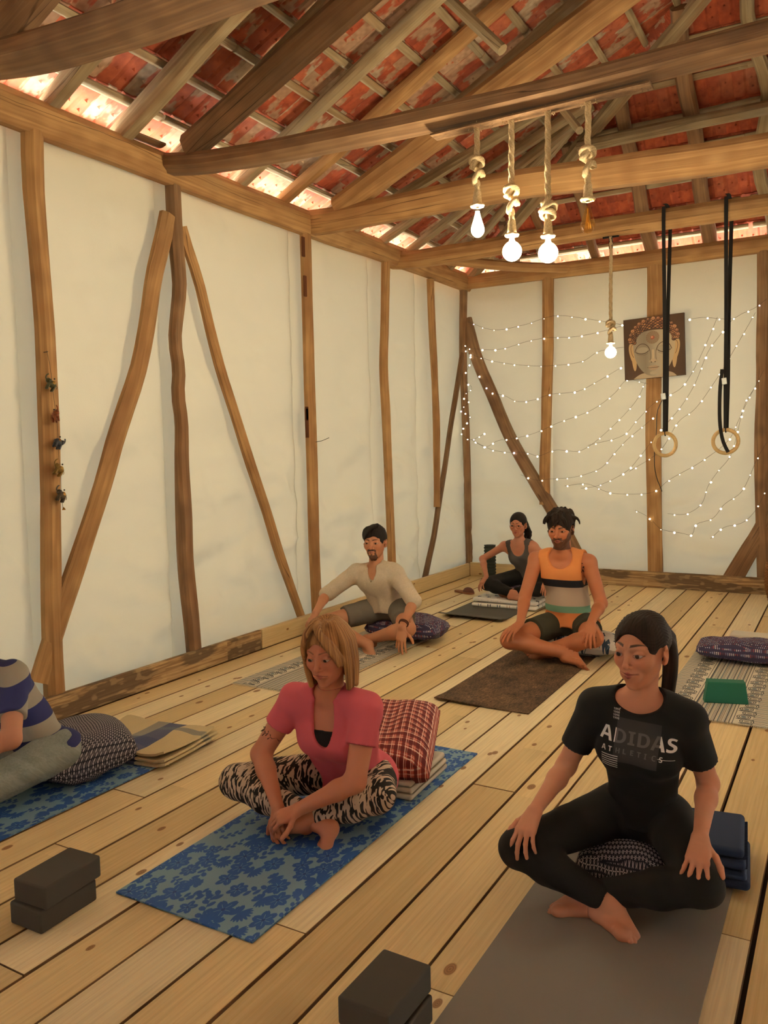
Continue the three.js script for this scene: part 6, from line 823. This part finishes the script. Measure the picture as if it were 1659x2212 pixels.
// man in the orange tank top
{
  const hip = V(-1.755, 0.235, -5.74), neck = atZ(1214, 1196, -5.66), wrR = atY(1124, 1346, 0.315), wrL = atY(1276, 1346, 0.325), shR = neck.clone().add(V(-0.192, -0.05, 0.01)), shL = neck.clone().add(V(0.192, -0.055, -0.01));
  const P = person({ label: 'seated bearded man in orange striped tank top and dark shorts', hip, neck, head: atZ(1211, 1143, -5.635), yaw: 0.06, pitch: -0.12, headScale: 1.1, male: 1, shR, shL, fine: 0.8,
    elR: ik(shR, wrR, 0.31, 0.27, V(-0.5, -0.1, -0.8)), elL: ik(shL, wrL, 0.30, 0.265, V(0.2, -0.1, -1)), wrR, wrL, knR: atY(1101, 1382, 0.185), knL: atY(1283, 1378, 0.205), anR: atY(1236, 1414, 0.075), anL: V(-1.86, 0.085, -5.47),
    handR: { dir: V(-0.35, -0.4, 0.8), back: V(-0.1, 0.85, 0.4), thumb: 1, curl: [12, 20, 14], spread: 0.12 }, handL: { dir: V(0.12, -0.6, 0.75), back: V(0.1, 0.75, 0.55), thumb: -1, curl: [14, 22, 16], spread: 0.12 },
    footR: { dir: V(0.9, -0.15, 0.2), up: V(0.1, 0.5, -0.75), big: -1 }, footL: { dir: V(-0.9, -0.1, 0.1), up: V(0, 0.6, 0.6), big: 1 },
    skin: '#b4734c', brow: '#1f140e', browThick: 1.5, browLift: -0.006, lash: 0.6, shadow: 0.5, face: { male: 1, jaw: 1.05, nose: 1.05, lid: 0.0038 }, lips: '#8d5142', gaze: [-0.1, -0.05], hipHalf: 0.092, fat: 1.04, armR: [0.055, 0.044, 0.041, 0.028], legR: [0.092, 0.064, 0.058, 0.037], neckR: 0.06, handScale: 1.1, footScale: 1.08,
    beard: (m, b, d) => { const line = -0.045 + 0.02 * smooth(0.04, 0.07, m) + (m > 0.055 ? (m - 0.055) * 2.2 : 0); const mo = smooth(0.004, 0.001, Math.abs(b + 0.047) - 0.0045) * smooth(0.032, 0.026, m), bd = b < line && !(m < 0.0 && b > -0.073) ? smooth(0, -0.012, b - line) : 0; return d > -0.005 ? 0.82 * Math.max(mo, bd) : 0; }, beardColor: '#1d130d',
    tattoo: null });
  const { torso, sh, el, N, Hp, fw, up, rt, leg, kn, an } = P, nk = ellip(N.clone().addScaledVector(fw, 0.06).addScaledVector(up, -0.005), [0.088, 0.088, 0.12], rt, up, fw), nkb = ball(N.clone().addScaledVector(up, 0.05), 0.075);
  const hole = ['R', 'L'].map((s) => { const sg = s === 'R' ? -1 : 1; return ellip(sh[s].clone().addScaledVector(rt, sg * 0.035).addScaledVector(up, -0.10), [0.088, 0.24, 0.16], rt, up, fw); });
  const tank = canvasTex(64, 1024, (c, w, h) => { const bands = [[0, '#d8894c'], [0.375, '#d8894c'], [0.375, '#17171f'], [0.475, '#17171f'], [0.475, '#b9a793'], [0.73, '#b9a793'], [0.73, '#6f9a80'], [0.82, '#6f9a80'], [0.82, '#cf7c45'], [1, '#cf7c45']]; for (let i = 0; i < bands.length; i += 2) { c.fillStyle = bands[i][1]; c.fillRect(0, bands[i][0] * h, w, (bands[i + 1][0] - bands[i][0]) * h + 1); } }); tank.wrapT = THREE.ClampToEdgeWrapping;
  const top = N.y + 0.03, bot = Hp.y + 0.0, TANK = mat({ map: tank, roughness: 0.95 });
  P.cloth('tank_top', (x, y, z) => { let d = torso(x, y, z) - 0.026 - 0.022 * smooth(Hp.y + 0.25, Hp.y, y) + fold(x, y * 0.5, z, 0.010, 7, 6); d = Math.max(d, (Hp.y - 0.02 + 0.015 * noise(x * 9, z * 9)) - y); d = smax(d, -nk(x, y, z), 0.004); d = smax(d, -nkb(x, y, z), 0.004); for (const h of hole) d = smax(d, -h(x, y, z), 0.005); return d; }, TANK, (x, y, z) => [x, (y - bot) / (top - bot) + 0.02 * (x)], 0.0085, 'orange tank top with black, beige and green bands');
  const SHORTS = mat({ color: '#363426', roughness: 0.95 }), hp = (s) => Hp.clone().addScaledVector(rt, s === 'R' ? -0.092 : 0.092), ct = ['R', 'L'].map((s) => P.legCut(s, hp(s), kn[s], 0.55)), th = ['R', 'L'].map((s) => cap(hp(s), kn[s], 0.105, 0.095));
  P.cloth('shorts', (x, y, z) => { let d = smin(Math.max(th[0](x, y, z), ct[0](x, y, z)), Math.max(th[1](x, y, z), ct[1](x, y, z)), 0.02); d = smin(d, Math.max(torso(x, y, z) - 0.012, y - (Hp.y + 0.05)), 0.03); return d + fold(x, y, z, 0.006, 10, 8); }, SHORTS, null, 0.0085, 'dark olive shorts');
  const fc = ellip(V(0.0, -0.055, 0.10), [0.062, 0.105, 0.085]), side = ellip(V(0.085, -0.02, 0.01), [0.03, 0.06, 0.028]), L = []; let sd = 3; const r = () => { sd = (sd * 16807) % 2147483647; return sd / 2147483647; };
  for (let i = 0; i < 46; i++) { const a = r() * 6.28, e = 0.35 + r() * 0.9, x = Math.sin(a) * Math.cos(e) * 0.085, z = Math.cos(a) * Math.cos(e) * 0.1 - 0.01, y = 0.034 + Math.sin(e) * 0.1, o = 1.12 + 0.12 * r(), w = (r() - 0.5) * 0.05; L.push(lock([[x * 0.8, y * 0.97, z * 0.8], [x * o + w * 0.3, y * 1.05, z * o], [x * (o + 0.12) + w, y * 0.9 - 0.012, z * (o + 0.1)], [x * (o + 0.1) + w * 1.4, y * 0.75 - 0.02, z * (o + 0.02)]], 0.012, 0.004)); }
  const tuft = blend(L, 0.006);
  P.hair((x, y, z) => { let d = scalp(x, y, z) - 0.006; d = Math.max(d, -(y + 0.045)); d = smax(d, -fc(x, y, z), 0.006); d = smax(d, -side(Math.abs(x), y, z), 0.005); return smin(d, tuft(x, y, z), 0.008); }, hairTone(lin('#2a1c12'), lin('#120b07'), 0.9), 0.0032, [0.17, 0.17, 0.17], 'tousled dark hair');
  { const c = sh.L.clone().add(V(-0.015, 0.0, 0.03)), g = []; for (let i = 0; i < 9; i++) { const a = i * 0.7, rr2 = 0.012 + 0.004 * (i % 3), p = c.clone().add(V(-0.012 * Math.cos(a) - 0.01, 0.02 - i * 0.009, 0.012)); g.push(ball(p, rr2)); } const F = union(...g); part('tattoo', surface((x, y, z) => Math.max(Math.max(P.upper(x, y, z) - 0.0025, F(x, y, z)), noise(x * 130, y * 130, z * 130) - 0.15), [c.x - 0.06, c.y - 0.12, c.z - 0.06], [c.x + 0.06, c.y + 0.07, c.z + 0.06], 0.0035), mat({ color: '#3c2620', roughness: 0.8 }), P.t, 'dark rose tattoo on the shoulder'); }
}
// woman at the back in the grey top
{
  const hip = V(-2.715, 0.265, -7.52), neck = atZ(1121, 1173, -7.42), wrR = V(-3.05, 0.285, -7.24), wrL = V(-2.44, 0.28, -7.22), shR = neck.clone().add(V(-0.15, -0.035, 0.0)), shL = neck.clone().add(V(0.15, -0.04, 0.0));
  const P = person({ label: 'seated woman with glasses in grey tank top and black leggings', hip, neck, head: atZ(1119, 1134, -7.395), yaw: 0.06, pitch: -0.06, headScale: 0.98, shR, shL, fine: 0.72,
    elR: ik(shR, wrR, 0.265, 0.235, V(-0.8, -0.1, -0.2)), elL: ik(shL, wrL, 0.265, 0.235, V(0.8, -0.1, -0.4)), wrR, wrL, knR: V(-3.06, 0.205, -7.27), knL: V(-2.40, 0.205, -7.25), anR: V(-2.74, 0.145, -7.17), anL: V(-2.80, 0.145, -7.24),
    handR: { dir: V(-0.35, -0.7, 0.5), back: V(-0.4, 0.7, 0.5), thumb: 1, curl: [15, 22, 16], spread: 0.12 }, handL: { dir: V(0.1, -0.6, 0.75), back: V(0.1, 0.75, 0.55), thumb: -1, curl: [14, 22, 16] },
    footR: { dir: V(0.9, -0.1, 0.1), up: V(0, 0.7, -0.5), big: -1 }, footL: { dir: V(-0.95, -0.05, 0.2), up: V(0, 0.55, 0.7), big: 1 }, footScale: 0.9,
    skin: '#ba8062', brow: '#22160f', lash: 0.7, shadow: 0.2, face: { jaw: 0.95, nose: 0.95, lid: 0.0046, smile: 0.006 }, lips: '#a04e48', hipHalf: 0.088, fat: 0.88, bust: 0.9, armR: [0.04, 0.032, 0.031, 0.021], neckR: 0.044 });
  const { torso, sh, el, N, Hp, fw, up, rt, leg, kn, an } = P, nk = ellip(N.clone().addScaledVector(fw, 0.075).addScaledVector(up, -0.005), [0.075, 0.10, 0.11], rt, up, fw), nkb = ball(N.clone().addScaledVector(up, 0.05), 0.078), hole = ['R', 'L'].map((s) => ellip(sh[s].clone().addScaledVector(rt, (s === 'R' ? -1 : 1) * 0.03).addScaledVector(up, -0.03), [0.075, 0.12, 0.12], rt, up, fw));
  P.cloth('tank_top', (x, y, z) => { let d = torso(x, y, z) - 0.009 + fold(x, y * 1.4, z, 0.003, 10, 2); d = Math.max(d, (Hp.y - 0.02) - y); d = smax(d, -nk(x, y, z), 0.004); d = smax(d, -nkb(x, y, z), 0.004); for (const h of hole) d = smax(d, -h(x, y, z), 0.004); return d; }, mat({ color: '#4b4744', roughness: 0.95 }), null, 0.008, 'charcoal grey tank top');
  const cut = ['R', 'L'].map((s) => P.legCut(s, kn[s], an[s], 0.9));
  P.cloth('leggings', (x, y, z) => { let d = Math.min(Math.max(leg.R(x, y, z) - 0.009, cut[0](x, y, z)), Math.max(leg.L(x, y, z) - 0.009, cut[1](x, y, z))); d = smin(d, Math.max(torso(x, y, z) - 0.007, y - (Hp.y + 0.07)), 0.03); return d + fold(x, y, z, 0.003, 11); }, BLACK, null, 0.009, 'black leggings');
  const fc = ellip(V(0, -0.05, 0.09), [0.068, 0.115, 0.08]), ec = ellip(V(0.083, -0.02, 0.006), [0.03, 0.04, 0.026]), tl = blend([[0.03, 0], [0.055, 0.01], [0.0, 0], [-0.03, 0], [0.07, 0.02]].map(([x, q]) => lock([[x * 0.5, 0.04, -0.1], [x, -0.03, -0.115 + q], [x * 1.3 + 0.01, -0.1, -0.105 + q], [x * 1.4 - 0.005, -0.15, -0.09 + q], [x * 1.5 + 0.008, -0.2, -0.08 + q]], 0.022, 0.01)), 0.01);
  P.hair((x, y, z) => { let d = scalp(x, y, z); d = Math.max(d, -(y + 0.05 + 0.3 * z)); d = smax(d, -fc(x, y, z), 0.006); d = smax(d, -ec(Math.abs(x), y, z), 0.005); return smin(d, tl(x, y, z) + 0.003 * noise(x * 60, y * 60, z * 60), 0.015); }, hairTone(lin('#1c130f'), lin('#0d0806'), 0.8), 0.0034, [0.17, 0.24, 0.18], 'long dark wavy hair');
  const gl = []; const rim = (s) => tube([...Array(14)].map((_, i) => { const a = i / 14 * 6.2832; return P.headW(s * 0.033 + Math.cos(a) * 0.021, -0.004 + Math.sin(a) * 0.0155, 0.101 - 0.25 * Math.abs(Math.cos(a) * 0.02 * (Math.cos(a) * s > 0 ? 1 : 0))); }), 0.0013, 28, 5, true); gl.push(rim(1), rim(-1), tube([P.headW(-0.012, 0, 0.103), P.headW(0, 0.002, 0.105), P.headW(0.012, 0, 0.103)], 0.0012, 6, 5)); for (const s of [-1, 1]) gl.push(tube([P.headW(s * 0.054, 0, 0.098), P.headW(s * 0.074, 0.002, 0.05), P.headW(s * 0.083, 0.004, -0.005)], 0.0012, 8, 5)); part('glasses', merge(gl), mat({ color: '#4a3a34', metalness: 0.7, roughness: 0.35 }), P.t, 'thin-rimmed glasses');
}
// person at the edge in the striped shirt
{
  const hip = V(-3.19, 0.155, -2.36), neck = atZ(-30, 1447, -2.20), shR = neck.clone().add(V(-0.17, -0.05, 0.02)), shL = neck.clone().add(V(0.178, -0.055, -0.01)), wrL = V(-3.17, 0.30, -1.86), wrR = V(-3.33, 0.28, -1.87);
  const P = person({ label: 'seated person in blue and grey striped T-shirt and jeans', hip, neck, head: atZ(-78, 1362, -2.10), yaw: 0.1, pitch: -0.1, shR, shL, fine: 0.9,
    elR: ik(shR, wrR, 0.28, 0.25, V(-0.9, -0.2, 0)), elL: ik(shL, wrL, 0.28, 0.25, V(0.95, -0.35, -0.25)), wrR, wrL, knR: V(-3.62, 0.16, -2.10), knL: V(-3.13, 0.135, -1.97), anR: V(-3.3, 0.07, -1.84), anL: V(-3.46, 0.07, -1.86),
    handR: { dir: V(0.3, -0.5, 0.6), back: V(0, 0.6, 0.7), thumb: 1 }, handL: { dir: V(-0.6, -0.4, 0.5), back: V(0, 0.6, 0.7), thumb: -1 }, footR: { dir: V(0.9, -0.1, 0.2), up: V(0, 0.6, 0.6), big: -1 }, footL: { dir: V(-0.9, -0.1, 0.2), up: V(0, 0.6, 0.6), big: 1 },
    skin: '#c28a6c', hipHalf: 0.085, fat: 1.12, armR: [0.05, 0.041, 0.039, 0.026], legR: [0.088, 0.066, 0.058, 0.04] });
  const { torso, sh, el, N, Hp, fw, up, rt, leg, kn, an, T } = P, cR = P.armCut('R', 0.6), cL = P.armCut('L', 0.6), slR = cap(sh.R, el.R, 0.062, 0.06), slL = cap(sh.L, el.L, 0.062, 0.06), nk = ellip(N.clone().addScaledVector(fw, 0.06).addScaledVector(up, 0.03), [0.10, 0.075, 0.12], rt, up, fw);
  const st = canvasTex(32, 512, (c, w, h) => { for (let i = 0; i < 4; i++) { c.fillStyle = '#2b2f63'; c.fillRect(0, i * 128, w, 66); c.fillStyle = '#9c9588'; c.fillRect(0, i * 128 + 66, w, 62); } });
  const d0 = el.L.clone().sub(sh.L).normalize();
  P.cloth('striped_shirt', (x, y, z) => { let d = torso(x, y, z) - 0.015 + fold(x, y, z, 0.006, 8, 7); d = smin(d, smin(Math.max(slR(x, y, z), cR(x, y, z)), Math.max(slL(x, y, z), cL(x, y, z)), 0.01), 0.02); d = Math.max(d, (Hp.y + 0.01) - y); return smax(d, -nk(x, y, z), 0.004); }, mat({ map: st, roughness: 0.95 }), (x, y, z) => [x, 0.985 + ((y - N.y) + 0.22 * (z - N.z)) / 0.58 + 0.06], 0.0075, 'blue and grey striped T-shirt');
  const denim = dataTex(512, 512, (u, v) => { const g = 16 * fbm(u * 7, v * 7, 2, 3) + 9 * noise(u * 220, v * 90); return [134 + g, 140 + g, 134 + g]; }), cut = ['R', 'L'].map((s) => P.legCut(s, kn[s], an[s], 0.92));
  P.cloth('jeans', (x, y, z) => { let d = Math.min(Math.max(leg.R(x, y, z) - 0.012, cut[0](x, y, z)), Math.max(leg.L(x, y, z) - 0.012, cut[1](x, y, z))); d = smin(d, Math.max(torso(x, y, z) - 0.01, y - (Hp.y + 0.06)), 0.03); return d + fold(x, y, z, 0.007, 9); }, mat({ map: denim, roughness: 0.95 }), (x, y, z) => [x * 2, (y - z) * 2], 0.0085, 'faded grey-blue jeans');
  const lk = blend([-1, 1].flatMap((s) => [0, 1, 2, 3].map((i) => lock([[s * 0.04, 0.115, -0.01 - i * 0.02], [s * 0.086, 0.03, 0.01 - i * 0.03], [s * 0.09, -0.07, 0.02 - i * 0.03], [s * 0.092, -0.15, 0.03 - i * 0.025]], 0.022, 0.012))), 0.01), fc = ellip(V(0, -0.05, 0.1), [0.066, 0.11, 0.085]);
  P.hair((x, y, z) => { let d = Math.max(scalp(x, y, z), -(y + 0.07)); d = smax(d, -fc(x, y, z), 0.006); return smin(d, lk(x, y, z), 0.01); }, hairTone(lin('#3a2a1e'), lin('#1d130d'), 0.8), 0.0034, [0.16, 0.2, 0.16], 'brown hair');
}
console.log('people done');
renderer.render(scene, camera);
